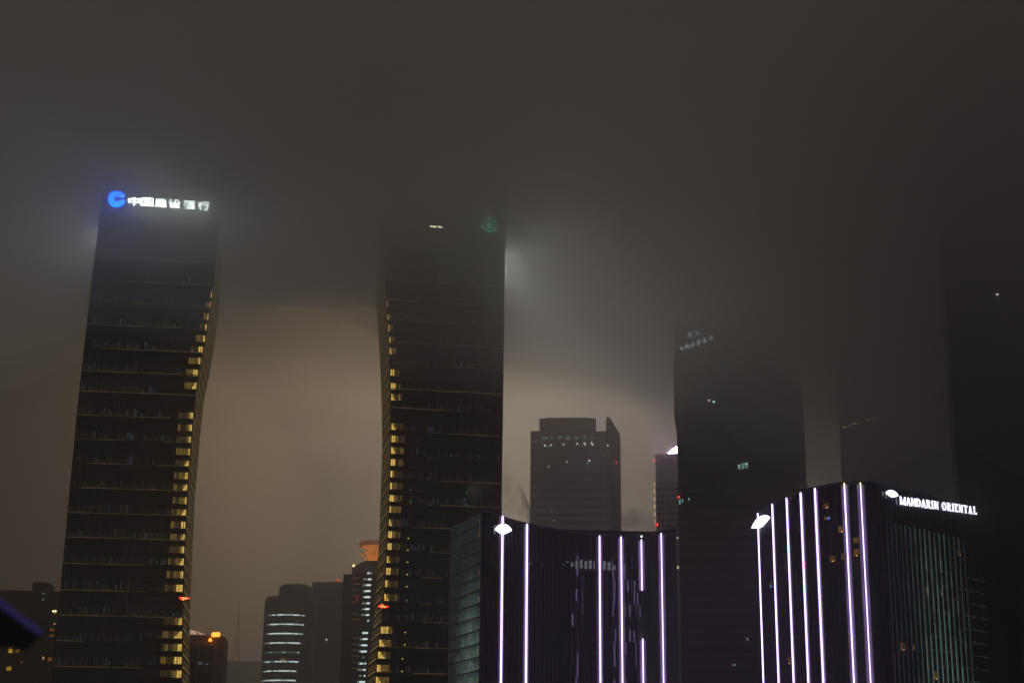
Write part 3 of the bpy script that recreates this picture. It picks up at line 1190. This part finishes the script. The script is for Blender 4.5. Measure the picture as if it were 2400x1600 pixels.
# B: pale punched-window tower, half hidden
mb = MB()
fB, LB, HB = prism_px(mb, (1537, 1605), 1150, 700, 26, 1062, R(-16), top_px=1580)
rB = thing("punched_window_tower", "pale slim tower with small square windows and an amber lamp line on its corner", "office tower", fB.p(LB / 2, 0, -13))
mb.build("wall", M_STONE, rB)
cols = [fB.hit(1200 + x / 4.612, 1200)[0] for x in (1588, 1632, 1674, 1712)]
cols += [cols[-1] + (cols[-1] - cols[-2]) * i for i in (1, 2)]
for i in range(8):
    z = fB.hit(1560, 1133 + i * 14.2)[1]
    for c in cols:
        if c < LB - 1:
            w_ = MB()
            fB.quad(w_, c - .62, c + .62, z - .85, z + .85, .03, 0)
            fB.block(w_, c - .75, c + .75, z - 1.05, z - .87, .0, .18, 1)
            w_.build("window", [M_FAR2, M_STONE], rB)
lamp = [(1533.5 + 0.03 * i, 1134 + i * 17.4, 1.5, 8) for i in range(6)]
for px, py, w, h in lamp:
    w_ = MB()
    u, z = fB.hit(1537.5, py)
    s = 700 / F2400
    fB.block(w_, -.7, -.35, z - h * s / 2, z + h * s / 2, .0, .35, 0)
    fB.block(w_, -.35, 0, z - .2, z + .2, .05, .3, 1)
    w_.build("corner_lamp", [E_AMBER, M_HOUSING], rB)
beacon(rB, fB.p(-.2, fB.hit(1536, 1079)[1], .6), .38)
beacon(rB, fB.p(.4, fB.hit(1539, 1230)[1], .8), .6)
mb = MB()
q0, q1 = fB.hit(1560, 1060), fB.hit(1600, 1050)
for i in range(6):
    f = i / 5
    u = q0[0] + (q1[0] - q0[0]) * f
    fB.block(mb, u - .8, u + .8, HB, HB + 1.5 + 4.5 * f, -6, -3, 0)
mb.build("crown_fin", M_STONE, rB)
mb = MB()
for i in range(4):
    u = q0[0] + 1.5 + (q1[0] - q0[0]) * i / 5
    fB.block(mb, u - .5, u + .5, HB + .3, HB + 1.0 + 1.1 * i, -2.4, -1.8, 0)
mb.build("crown_floodlight", E_CROWN, rB)

# C: big tower with the rounded right shoulder
mb = MB()
fC, LC, HC = prism_px(mb, (1586, 1832), 1000, 590, 40, 760, R(-8), top_px=1600)
HC = 190.0
mb = MB()
bC = [fC.p(0, 0), fC.p(LC, 0), fC.p(LC, 0, -40), fC.p(0, 0, -40)]
rC = thing("office_tower", "big dark tower with a rounded right shoulder and Chinese lettering in the cloud", "office tower", fC.p(LC / 2, 0, -20))
zN = fC.hit(1584, 985)[1]
mb.hexa(bC, [p + Vector((0, 0, HC)) for p in bC])
mb.build("shaft", M_BLUECLAD, rC)
mb = MB()
floors(mb, fC, LC - .2, HC, 4.0, 1.1, .22, 0, 0, .2)
mb.build("floor_band", M_BLUEBAND, rC)
mb = MB()
u = 1.4
while u < LC - .5:
    fC.block(mb, u - .09, u + .09, 0, HC, .02, .34)
    u += 1.7
mb.build("mullion", M_BLUECLAD, rC)
# rounded shoulder: a drum whose top steps down along an arch
cen = fC.p(LC + 1.0, 0, -12)
rr = (fC.hit(1893, 1100)[0] - (LC + 1.0)) * .98
mb = MB()
prof = []
zArch0, zArch1 = 158.0, 183.0
for i in range(10):
    t = i / 9
    prof.append((rr * math.cos(t * math.pi / 2) * .98 + .1, zArch0 + (zArch1 - zArch0) * math.sin(t * math.pi / 2)))
mb.lathe((cen.x, cen.y, 0), [(rr * 1.02, 0), (rr, zArch0)] + prof, 40)
mb.build("shoulder", M_BLUECLAD, rC, smooth=False)
mb = MB()
z = 4.0
while z < zArch0:
    mb.lathe((cen.x, cen.y, 0), [(rr * 1.01, z - .5), (rr * 1.02 + .2, z - .5), (rr * 1.02 + .2, z + .5), (rr * 1.01, z + .5)], 40)
    z += 4.0
mb.build("shoulder_band", M_BLUEBAND, rC)
mb = MB()
fC.block(mb, -.9, .0, zN + 1.0, zN + 26, -10, -.5)
fC.block(mb, -.5, .0, zN - 1.5, zN + 1.0, -10, -.5)
mb.build("corner_bracket", M_BLUEBAND, rC)
dots(rC, fC, [(1661, 938.5, 3.4, 3.0), (1673, 941.5, 5.0, 3.2)], em("pale_cyan_lamp", lin(190, 240, 235), 3.0), "window")
dots(rC, fC, [(1777, 963, 5, 3.5), (1784, 962, 5, 4), (1798, 960, 6, 5), (1806, 958, 5, 7)], E_CYAND)
dots(rC, fC, [(1733, 1094, 7, 11), (1741, 1092, 5, 13), (1749, 1090, 7, 13), (1593.5, 1176, 3, 11), (1599.5, 1173, 2.6, 8), (1615, 1169, 2.6, 6)], E_CYAN)
dots(rC, fC, [(1731, 1090, 2, 2), (1750, 1086.5, 3, 1.6), (1746, 1088, 2, 2)], E_COOL, "ceiling_lamp", 1, .3)
dots(rC, fC, [(1588, 1260, 3, 4), (1589, 1329, 4, 7)], em("yellow_white_window", lin(200, 195, 150)))
dots(rC, fC, [(1752, 1497, 5, 8), (1720, 1557, 9, 4)], E_CYAND)
beacon(rC, fC.p(fC.hit(1591, 1165)[0], fC.hit(1591, 1165)[1], .8), .4)
cs = thing("roof_sign", "two rows of white Chinese characters fading into cloud on the big tower", "sign", fC.p(*fC.hit(1620, 805), .1))
E_CSIGN = em("cloud_dimmed_letter", (0.95, 0.97, 1.0), 1.0)
for ch, px, py in (("中", 1597.5, 818), ("融", 1611, 812), ("控", 1624, 808), ("股", 1638, 803), ("集", 1652, 798), ("团", 1667, 793)):
    u, z = fC.hit(px, py)
    char_on(fC, ch, u, z, 9.5 * .158, 13 * .158, .6, E_CSIGN, cs, .25, .01)
for ch, px, py in (("星", 1617, 786), ("地", 1635, 781)):
    u, z = fC.hit(px, py)
    char_on(fC, ch, u, z, 12 * .158, 13 * .158, .6, E_CSIGN, cs, .25, .01)

# D: faint tower to the right
mb = MB()
fD, LD, HD = prism_px(mb, (1972, 2240), 1100, 610, 40, 640, R(-24))
HD = 186
mb = MB()
rD = thing("office_tower", "faint tower behind the right hotel block with one dim lit floor", "office tower", fD.p(LD / 2, 0, -20))
mb.box(fD.p(0, 0, -40), fD.d * LD, fD.n * 40, (0, 0, HD))
mb.build("shaft", M_BLUECLAD, rD)
mb = MB()
floors(mb, fD, LD, HD, 4.1, 1.2, .2, 0)
mb.build("floor_band", M_BLUEBAND, rD)
for i, (f, h) in enumerate(((0.0, 5), (.14, 3), (.3, 3), (.44, 3), (.66, 4), (.8, 2.5), (.92, 2.5))):
    dots(rD, fD, [(1979 + 84 * f, 1001 - 27 * f, 4 + (i % 3) * 2.5, h * .8)], em("dim_yellow_floor_light", lin(*((112, 106, 74) if i % 2 == 0 else (82, 80, 60))), 8.0), "window")

# E: dark tower at the right edge
mb = MB()
fE, LE, HE = prism_px(mb, (2238, 2520), 1000, 430, 50, 600, R(-14))
HE = 290
mb = MB()
rE = thing("office_tower", "nearly black tower with upright ribs at the right edge", "office tower", fE.p(LE / 2, 0, -25))
mb.box(fE.p(0, 0, -50), fE.d * LE, fE.n * 50, (0, 0, HE))
mb.build("shaft", M_SLAB, rE)
mb = MB()
u = .5
while u < LE:
    fE.block(mb, u - .2, u + .2, 0, HE, .02, .6)
    u += 1.6
mb.build("rib", mat("dark_rib_cladding", (0.03, 0.028, 0.026), .7), rE)
dots(rE, fE, [(2337, 692, 4.5, 2.6)], em("pale_roof_lamp", lin(225, 235, 240), 12.0), "wall_lamp", 1, .7)

# F: dark apartment block at the left edge
mb = MB()
fF, LF, HF = prism_px(mb, (-60, 160), 1480, 760, 30, 1390, R(4), top_px=130)
rF = thing("apartment_block", "dark apartment block with a few yellow windows left of the curved tower", "apartment block", fF.p(LF / 2, 0, -15))
mb.build("wall", M_FAR2B, rF)
mb = MB()
u0, u1 = fF.hit(74, 1380)[0], fF.hit(110, 1380)[0]
fF.block(mb, u0, u1, HF, fF.hit(90, 1363)[1], -16, -1)
mb.build("lift_tower", M_FAR2B, rF)
mb = MB()
fF.block(mb, 0, LF, HF + .01, HF + 1.1, -.5, .25)
mb.build("parapet", M_FAR2B, rF)
for i in range(9):
    for j in range(16):
        u, z = 2.2 + j * 2.65, HF - 4 - i * 3.4
        if u < LF - 1.5:
            w_ = MB()
            fF.quad(w_, u, u + 1.5, z, z + 1.6, .03, 0)
            w_.build("window", M_FAR2, rF)
dots(rF, fF, [(128, 1431.5, 9, 3.5)], em("yellow_porch_lamp", lin(255, 240, 160), 2.2), "wall_lamp", 1, .4)
dots(rF, fF, [(129, 1435.5, 6, 3), (25, 1524, 9, 9), (21, 1565.5, 10, 8)], em("yellow_room_light", lin(165, 130, 38), 1, var=.4, scale=.6), "lit_window")
dots(rF, fF, [(25, 1513, 8, 9), (41, 1525, 9, 8), (122, 1475, 10, 7), (122, 1489, 9, 6), (117, 1544, 9, 8), (51, 1551, 3, 5)], em("brown_room_light", lin(96, 62, 20), 1, var=.4, scale=.6), "lit_window")
dots(rF, fF, [(128, 1461, 3, 3), (43, 1523, 2, 2), (102, 1541, 3, 6)], em("orange_room_lamp", lin(225, 165, 90), 1), "wall_lamp", 1, .3)
dots(rF, fF, [(103, 1390, 2.6, 2.4), (101.5, 1404, 2.6, 2.2)], E_COOLD, "wall_lamp", 1, .3)

# G: stone tower with a lit dome and orange floodlights
mb = MB()
fG, LG, HG = prism_px(mb, (425, 520), 1550, 690, 26, 1488, R(5), top_px=480)
rG = thing("stone_tower", "brown stone tower with a lit glass dome and orange lamps on its parapet", "tower", fG.p(LG / 2, 0, -13))
mb.build("wall", M_BROWNSTONE, rG)
mb = MB()
for x0, x1 in ((432, 436.5), (461, 464), (478.5, 482), (497, 502)):
    a_, b_ = fG.hit(x0, 1560)[0], fG.hit(x1, 1560)[0]
    fG.block(mb, a_, b_, 0, HG - 5.5, .05, .9)
fG.block(mb, fG.hit(502.5, 1560)[0], LG + .4, 0, fG.hit(510, 1490)[1], -6, 1.6)
mb.build("pilaster", M_BROWNSTONE, rG)
mb = MB()
fG.block(mb, -.4, LG - 4, HG - 1.2, HG + .1, .05, 1.1)
fG.block(mb, 0, LG - 4, fG.hit(470, 1567)[1] - .6, fG.hit(470, 1567)[1] + .6, .05, 1.0)
mb.build("cornice", M_BROWNSTONE, rG)
for x0, x1 in ((437, 460.5), (464.5, 478), (482.5, 496)):
    for y0, y1 in ((1511, 1564), (1571, 1640)):
        w_ = MB()
        a_, b_ = fG.hit(x0, 1560)[0], fG.hit(x1, 1560)[0]
        z0_, z1_ = fG.hit(470, y1)[1], fG.hit(470, y0)[1]
        fG.quad(w_, a_, b_, z0_, z1_, .06, 0)
        fG.block(w_, (a_ + b_) / 2 - .1, (a_ + b_) / 2 + .1, z0_, z1_, .07, .3, 1)
        w_.build("window", [M_FAR2, M_BROWNSTONE], rG)
dots(rG, fG, [(470, 1553, 10, 5), (485, 1555, 9, 4)], em("teal_floor_light", lin(66, 82, 76), 1, var=.5), "lit_window", 1, .1)
cD = fG.p(fG.hit(437, 1490)[0], HG, -9)
rD_ = (fG.hit(478, 1490)[0] - fG.hit(437, 1490)[0])
mb = MB()
mb.lathe(cD, [(rD_ * math.cos(t), rD_ * .38 * math.sin(t) + .2) for t in [i * math.pi / 16 for i in range(9)]], 28, 0)
for i in range(14):
    t = 2 * math.pi * i / 14
    for j in range(6):
        a0, a1 = j * math.pi / 14, (j + 1) * math.pi / 14
        f = lambda q: cD + Vector((1.03 * rD_ * math.cos(q) * math.cos(t), 1.03 * rD_ * math.cos(q) * math.sin(t), 1.03 * rD_ * .38 * math.sin(q) + .2))
        mb.tube(f(a0), f(a1), .16, n=5, k=1)
mb.build("dome", [em("lit_dome_glass", lin(200, 160, 138), 1, var=.6, scale=.4), M_BROWNSTONE], rG)
for px, py, w in ((502.5, 1487.5, 1.1), (511, 1487, 1.1), (494, 1500, .75)):
    u, z = fG.hit(px, py)
    w_ = MB()
    w_.ball(fG.p(u, z, 1.9), w, 0, 8)
    w_.tube(fG.p(u, z - w * 1.8, 1.9), fG.p(u, z - w * .8, 1.9), .4, n=8, k=1)
    w_.build("floodlight", [E_ORANGE, M_HOUSING], rG, smooth=True)

# H: faint mast building far away
pH = at_y(545, 1560, 1150)
rH = thing("mast_building", "faint far building with a thin lattice mast, hardly showing in the haze", "building", (pH.x, 1150, 0))
mb = MB()
zt = at_y(545, 1548, 1150).z
mb.box((pH.x - 8, 1150, 0), (28, 0, 0), (0, 20, 0), (0, 0, zt))
mb.build("wall", M_FAR, rH)
mb = MB()
zt2 = at_y(550, 1415, 1150).z
for s_ in (-1, 1):
    mb.tube((pH.x + s_ * 1.8 + 1.5, 1155, zt), (pH.x + 1.5 + s_ * .2, 1155, zt2), .35, .15, 6)
for i in range(10):
    z = zt + (zt2 - zt) * i / 10
    w = 1.8 * (1 - i / 10) + .2
    mb.tube((pH.x + 1.5 - w, 1155, z), (pH.x + 1.5 + w, 1155, z + (zt2 - zt) / 10), .14, n=5)
mb.build("mast", M_FAR, rH)
beacon(rH, (pH.x + 2, 1149, at_y(556, 1543, 1150).z), .5)

# I: drum tower with rings of light, and the slab beside it
Y_ = 820
cI = at_y(677, 1500, Y_ + 20)
rI_ = (at_y(738, 1500, Y_ + 20).x - at_y(617, 1500, Y_ + 20).x) / 2
rI = thing("drum_tower", "round tower with stacked rings of white light, left of the middle tower", "tower", (cI.x, cI.y, 0))
hI = at_y(650, 1393, Y_).z
mb = MB()
mb.lathe((cI.x, cI.y, 0), [(rI_, 0), (rI_, hI - 2), (rI_ * .96, hI), (rI_ * .9, hI + .8), (.01, hI + .8)], 48)
mb.build("drum_wall", M_FAR2, rI)
mb = MB()
hI2 = at_y(690, 1357, Y_).z
mb.lathe((cI.x + 2, cI.y + 3, 0), [(rI_ * .66, hI), (rI_ * .66, hI2 - 1.5), (rI_ * .5, hI2), (.01, hI2 + .4)], 40)
mb.build("upper_drum", M_FAR, rI)
for i in range(10):
    py = 1440 + i * 21.9
    z = at_y(690, py, Y_ + 20 - rI_).z
    mb = MB()
    mb.lathe((cI.x, cI.y, 0), [(rI_ + .02, z - 1.3), (rI_ + .35, z - 1.3), (rI_ + .35, z - .9), (rI_ + .02, z - .9)], 48)
    mb.build("floor_ring", M_FAR, rI)
    mb = MB()
    dim = i == 4
    n_ = 34
    for k in range(n_):
        t0 = R(-136 + 88 * k / n_) - R(i * 2.2)
        t1, t2 = t0 + R(88 / n_ * .78), t0 + R(88 / n_)
        o_ = rI_ + .36
        P = lambda t, zz: (cI.x + o_ * math.cos(t), cI.y + o_ * math.sin(t), zz)
        if (i == 0 and k in (4, 22)) or (i == 3 and k == 20) or (i == 7 and k in (6,)) or rnd.random() < .03:
            kk = 2
        elif dim:
            kk = 0 if k in (8, 20, 32) else 3
        else:
            kk = 0 if (k > 3 and rnd.random() < .85) else 1
        for a_, b_, m_ in ((t0, t1, kk), (t1, t2, 3 if kk < 2 else 2)):
            mb.face([P(a_, z - .36), P(b_, z - .36), P(b_, z + .36), P(a_, z + .36)], m_)
    mb.build("light_ring", [E_COOL, E_COOLD, M_FAR2, E_COOLX], rI, weld=True)
w_ = MB()
zq = at_y(671, 1541.5, Y_).z
t0 = R(-95)
w_.face([(cI.x + (rI_ + .3) * math.cos(R(a_)), cI.y + (rI_ + .3) * math.sin(R(a_)), zq + b_) for a_, b_ in ((-97, -.35), (-89, -.35), (-89, .35), (-97, .35))])
w_.build("window", em("orange_window", lin(220, 140, 60)), rI)
w_ = MB()
fI = Face((cI.x, cI.y - rI_ - .2), 0)
u, z = fI.hit(714, 1433)
fI.block(w_, u - 1.2, u + 1.2, z - 2.6, z + 2.6, -12, -8.2)
w_.build("window", em("dim_grey_window", lin(88, 80, 64), 1, var=.5), rI)
mb = MB()
fI2, LI2, HI2 = prism_px(mb, (727, 800), 1480, 900, 26, 1363, R(-4))
rI2 = thing("slab_block", "plain hazy slab block between the ringed tower and the orange-crowned tower", "building", fI2.p(LI2 / 2, 0, -13))
mb.build("wall", M_FAR, rI2)
mb = MB()
floors(mb, fI2, LI2, HI2, 4, 1.2, .3, 0)
mb.build("floor_band", M_FAR2, rI2)
beacon(rI2, fI2.p(fI2.hit(791, 1358)[0], HI2 + 1.2, -2), .5)
dots(rI2, fI2, [(765, 1498, 2.6, 4)], E_COOL)

# J: tower with the orange mushroom crown
mb = MB()
fJ, LJ, HJ = prism_px(mb, (801, 910), 1450, 760, 26, 1345, R(-8))
rJ = thing("crown_tower", "dark tower with an orange lit mushroom crown and a column of white windows", "tower", fJ.p(LJ / 2, 0, -13))
mb.build("shaft", M_FAR2, rJ)
mb = MB()
a_ = fJ.hit(823, 1335)[0]
zA, zB = fJ.hit(823, 1326)[1], fJ.hit(853, 1312)[1]
b_ = fJ.hit(853, 1320)[0]
pr = [(a_, HJ + .01), (LJ, HJ + .01), (LJ, zB), (b_, zB), (a_, zA)]
mb.poly([fJ.p(u, z, -2) for u, z in pr], fJ.n, 18)
mb.build("stepped_roof", M_CONC, rJ)
mb = MB()
floors(mb, fJ, LJ, HJ, 2.9, .8, .25, 0)
mb.build("floor_band", M_FAR, rJ)
ys = [560, 615, 668, 723, 778, 835, 888, 942, 996, 1107, 1163, 1220, 1277, 1330, 1388, 1445, 1500, 1556]
for i, y in enumerate(ys):
    py = 1200 + y / 3.92
    x0 = 600 + (985 - max(0, (y - 700)) * .065) / 3.92
    x1 = 600 + (1065 - max(0, (y - 560)) * .062) / 3.92
    w_ = MB()
    u0_, u1_ = fJ.hit(x0, py)[0], fJ.hit(x1, py)[0]
    z = fJ.hit(x0, py)[1]
    m_ = u0_
    while m_ < u1_:
        wd = min(rnd.uniform(.6, 1.2), u1_ - m_)
        on = i not in (0, 8, 9, 13, 16) or rnd.random() < .45
        fJ.quad(w_, m_, m_ + wd * .9, z - .42, z + .42, .3, 2 if not on else (0 if (rnd.random() < .8 and m_ > u0_ + .8) else 1))
        fJ.quad(w_, m_ + wd * .9, m_ + wd, z - .42, z + .42, .3, 1 if on else 2)
        m_ += wd
    if w_.f:
        w_.build("window", [E_COOL, E_COOLD, M_FAR2], rJ, weld=True)
for i, y in enumerate(ys[1:16]):
    if i in (5, 8):
        continue
    py = 1200 + (y - 12) / 3.92
    u0_, u1_ = fJ.hit(826, py)[0], fJ.hit(843, py)[0]
    z = fJ.hit(830, py)[1]
    w_ = MB()
    fJ.block(w_, u0_, u1_, z - .18, z + .18, .26, .34)
    w_.build("lit_ledge", em("faint_orange_ledge", lin(92, 58, 42), 1, var=.5, scale=.4), rJ)
cJ = fJ.p(fJ.hit(874, 1290)[0], 0, -10)
z0_, z1_, z2_, z3_ = (fJ.hit(860, y)[1] for y in (1313, 1292, 1276, 1264))
rJd = cJ.x - fJ.p(fJ.hit(832, 1275)[0], 0, -10).x
mb = MB()
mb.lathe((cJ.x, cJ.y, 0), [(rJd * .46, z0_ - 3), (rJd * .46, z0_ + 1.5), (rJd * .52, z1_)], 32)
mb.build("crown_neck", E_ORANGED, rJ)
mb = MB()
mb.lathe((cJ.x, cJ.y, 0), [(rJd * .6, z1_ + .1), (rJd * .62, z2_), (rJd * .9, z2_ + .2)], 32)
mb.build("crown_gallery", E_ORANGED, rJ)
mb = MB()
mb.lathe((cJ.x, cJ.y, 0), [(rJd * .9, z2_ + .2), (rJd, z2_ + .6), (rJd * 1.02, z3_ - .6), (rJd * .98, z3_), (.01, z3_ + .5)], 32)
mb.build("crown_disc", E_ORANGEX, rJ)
for k in range(16):
    t = 2 * math.pi * k / 16
    f = lambda r_, z: Vector((cJ.x + r_ * math.cos(t), cJ.y + r_ * math.sin(t), z))
    mb = MB()
    mb.tube(f(rJd * .5, z0_ - .5), f(rJd * .93, z1_ + .6), .28, n=6)
    mb.build("crown_rib", E_ORANGED, rJ)
beacon(rJ, fJ.p(fJ.hit(827, 1324)[0], fJ.hit(827, 1323.5)[1], -1.6), .55, m=em("peach_roof_lamp", (1, .62, .3), 4))
sgR = thing("wall_sign", "small red lit character on the wall of the orange-crowned tower", "sign", fJ.p(*fJ.hit(837, 1401), .2))
mb = MB()
u0, z0 = fJ.hit(837, 1401)
for q in ringpart(0, -.3, .7, .62, .25, .25, R(-150), R(110), 14) + [rect(-.5, .85, .6, 1.1), rect(-.55, .2, -.3, 1.1), rect(-.45, .2, .1, .42)]:
    mb.poly([fJ.p(u0 + x * 1.15, z0 + y * 1.15, .6) for x, y in q], fJ.n, .3)
mb.build("red_character", em("dull_red_sign", lin(150, 22, 20)), sgR)

# ------------------------------------------------------------------ dark canopy corner close to the camera
rK = thing("canopy", "blurred dark roof corner with a violet lit edge, close at the lower left", "canopy", (at_y(-300, 1500, 9).x, 9, 0))
Yk = 8.0
K = lambda x, y, Y=Yk: at_y(x / 5.225, 1300 + y / 5.225, Y)
mb = MB()
tl, tip, lo, ll = K(-2500, -1350), K(545, 950), K(330, 1160), K(-2500, 700)
mb.hexa([ll, lo, lo + Vector((-.9, 2, .2)), ll + Vector((-.9, 2, .2))], [tl, tip, tip + Vector((-.9, 2, .25)), tl + Vector((-.9, 2, .25))])
mb.build("roof", M_HOUSING, rK)
mb = MB()
e0, e1 = K(-2500, -1330, Yk - .03), K(530, 925, Yk - .03)
nrm = (e1 - e0).normalized().cross(Vector((0, 1, 0))).normalized()
mb.hexa([e0, e1, e1 + Vector((0, -.025, 0)), e0 + Vector((0, -.025, 0))], [p - nrm * (.03 if nrm.z > 0 else -.03) for p in (e0, e1, e1 + Vector((0, -.025, 0)), e0 + Vector((0, -.025, 0)))])
mb.build("edge_light", E_VIOLET, rK)
mb = MB()
px_ = K(-1800, 600)
mb.tube((px_.x - .4, Yk + 1, 0), (px_.x - .4, Yk + 1, px_.z + .3), .08, n=12)
mb.build("post", M_HOUSING, rK)


# ------------------------------------------------------------------ haze, low cloud and roof steam
def vol_mat(name, col, dens, g=0.0):
    m = bpy.data.materials.new(name)
    m.use_nodes = True
    n, l = m.node_tree.nodes, m.node_tree.links
    n.remove(n['Principled BSDF'])
    v = n.new('ShaderNodeVolumePrincipled')
    v.inputs['Color'].default_value = (*col, 1)
    v.inputs['Density'].default_value = dens
    v.inputs['Anisotropy'].default_value = g
    l.new(v.outputs[0], n['Material Output'].inputs['Volume'])
    m.cycles.homogeneous_volume = True
    return m


mb = MB()
mb.box((-1500, -300, -1), (3000, 0, 0), (0, 1800, 0), (0, 0, 361))
hz = mb.build("haze", vol_mat("city_haze", (0.92, 0.90, 0.88), 0.0005, 0.75))
tag(hz, kind="stuff")


mb = MB()
mb.box((-175, 640, 1), (1075, 0, 0), (0, 820, 0), (0, 0, 300))
tag(mb.build("fog_bank", vol_mat("far_fog", (0.92, 0.90, 0.88), 0.0021, 0.72)), kind="stuff")


def cloud(z_base, z_top, dens, amp, seed, name, ofs):
    """closed sheet of low cloud with a lumpy underside"""
    x0, x1, y0, y1 = -520.0, 560.0, 150.0, 1000.0
    nx, ny = 108, 84
    me_v, me_f = [], []
    for j in range(ny + 1):
        for i in range(nx + 1):
            x, y = x0 + (x1 - x0) * i / nx, y0 + (y1 - y0) * j / ny
            p = Vector((x / 95 + seed, y / 120, seed * .7))
            nz = noise.fractal(p, 0.9, 2.1, 4)
            z = z_base + amp * nz + 0.6 * max(0.0, y - 590)
            for cx, cy_, rx, ry, dz in ofs:
                z += dz * math.exp(-((x - cx) / rx) ** 2 - ((y - cy_) / ry) ** 2)
            me_v.append(Vector((x, y, min(z, z_top - 1))))
    for j in range(ny + 1):
        for i in range(nx + 1):
            x, y = x0 + (x1 - x0) * i / nx, y0 + (y1 - y0) * j / ny
            me_v.append(Vector((x, y, z_top)))
    N = (nx + 1) * (ny + 1)
    mb = MB()
    mb.v = me_v
    for j in range(ny):
        for i in range(nx):
            a = j * (nx + 1) + i
            mb.f.append([a, a + nx + 1, a + nx + 2, a + 1])
            mb.f.append([N + a, N + a + 1, N + a + nx + 2, N + a + nx + 1])
    for i in range(nx):
        mb.f.append([i, i + 1, N + i + 1, N + i])
        a = ny * (nx + 1) + i
        mb.f.append([a + 1, a, N + a, N + a + 1])
    for j in range(ny):
        a = j * (nx + 1)
        mb.f.append([a + nx + 1, a, N + a, N + a + nx + 1])
        a += nx
        mb.f.append([a, a + nx + 1, N + a + nx + 1, N + a])
    mb.mi = [0] * len(mb.f)
    o = mb.build(name, vol_mat(name + "_vapour", (0.985, 0.98, 0.97), dens, 0.6))
    return tag(o, kind="stuff")


OFS = ((-142, 520, 72, 90, 30), (-20, 560, 50, 120, 5), (112, 590, 50, 100, -26), (165, 390, 80, 150, -85))
for z_b, z_t, de, sd in ((136, 274, .0024, 8.4), (154, 275, .0040, 4.2), (170, 276, .0062, 2.3), (186, 277, .0080, 6.7), (203, 278, .0115, 5.1)):
    cloud(z_b, z_t, de, 19, sd, "low_cloud", OFS)


def steam(path, label, R0):
    """a loose drifting plume: lumpy hull, wisps thinning out from its axis"""
    mb = MB()
    rings = []
    for i, (p, r) in enumerate(path):
        ring = []
        for k in range(14):
            t = 2 * math.pi * k / 14
            rr_ = r * 2.4 * (1 + .25 * noise.noise(Vector((p.x * .22 + math.cos(t) * 1.3, p.z * .22 + math.sin(t) * 1.3, i * .6))))
            ring.append(p + Vector((math.cos(t) * rr_ * .5, math.cos(t + 1.2) * rr_, math.sin(t) * rr_)))
        rings.append(ring)
    for A, B in zip(rings, rings[1:]):
        for k in range(14):
            j = (k + 1) % 14
            mb.face([A[k], A[j], B[j], B[k]])
    mb.face(rings[0][::-1])
    mb.face(rings[-1])
    m = vol_mat("roof_steam", (0.80, 0.79, 0.82), 0.12, 0.0)
    m.cycles.homogeneous_volume = False
    nn, ll_ = m.node_tree.nodes, m.node_tree.links
    geo = nn.new('ShaderNodeNewGeometry')

    def vm(op, a, b=None):
        q = nn.new('ShaderNodeVectorMath')
        q.operation = op
        for i_, v_ in enumerate((a, b)):
            if v_ is None:
                continue
            if isinstance(v_, Vector):
                q.inputs[i_].default_value = v_
            else:
                ll_.new(v_, q.inputs[i_])
        return q

    def sm(op, a, b):
        q = nn.new('ShaderNodeMath')
        q.operation = op
        for i_, v_ in enumerate((a, b)):
            if isinstance(v_, (int, float)):
                q.inputs[i_].default_value = v_
            else:
                ll_.new(v_, q.inputs[i_])
        return q.outputs[0]

    a, b = path[0][0], path[-1][0]
    ab = b - a
    pa_ = vm('SUBTRACT', geo.outputs['Position'], a)
    t = sm('DIVIDE', vm('DOT_PRODUCT', pa_.outputs[0], ab).outputs['Value'], ab.length_squared)
    t = sm('MINIMUM', sm('MAXIMUM', t, 0.0), 1.0)
    sc_ = nn.new('ShaderNodeVectorMath')
    sc_.operation = 'SCALE'
    sc_.inputs[0].default_value = ab
    ll_.new(t, sc_.inputs['Scale'])
    d = vm('LENGTH', vm('SUBTRACT', pa_.outputs[0], sc_.outputs[0]).outputs[0]).outputs['Value']
    bulge = sm('ADD', .45, sm('MULTIPLY', sm('MULTIPLY', t, sm('SUBTRACT', 1.0, t)), 2.6))
    fall = sm('SUBTRACT', 1.0, sm('DIVIDE', d, sm('MULTIPLY', bulge, R0)))
    tx = nn.new('ShaderNodeTexNoise')
    tx.inputs['Scale'].default_value = .22
    tx.inputs['Detail'].default_value = 5
    tx.inputs['Distortion'].default_value = .25
    ll_.new(geo.outputs['Position'], tx.inputs['Vector'])
    v = sm('ADD', sm('MULTIPLY', sm('SUBTRACT', tx.outputs['Fac'], .5), .9), fall)
    dens = sm('MULTIPLY', sm('MINIMUM', sm('MAXIMUM', v, 0.0), 1.0), .5)
    ll_.new(dens, [q for q in nn if q.type == 'PRINCIPLED_VOLUME'][0].inputs['Density'])
    o = mb.build("steam", m)
    return tag(o, label, "steam", kind="stuff")


V = lambda x, y, Y: at_y(x, y, Y)
steam([(V(1242, 1226, 425), .6), (V(1228, 1216, 426), 1.7), (V(1212, 1204, 428), 2.8), (V(1196, 1194, 430), 3.6), (V(1178, 1184, 432), 4.0), (V(1155, 1172, 434), 4.2), (V(1130, 1160, 436), 3.4), (V(1112, 1152, 437), 1.5)],
      "dark steam drifting off the roof of the middle hotel block beside the tower", 8.0)
steam([(V(1545, 1244, 440), .8), (V(1525, 1238, 442), 2.0), (V(1502, 1232, 444), 2.4), (V(1480, 1230, 446), 2.6), (V(1455, 1232, 448), 2.0), (V(1430, 1240, 450), .8)],
      "low bank of steam over the right end of the middle hotel roof", 6.0)
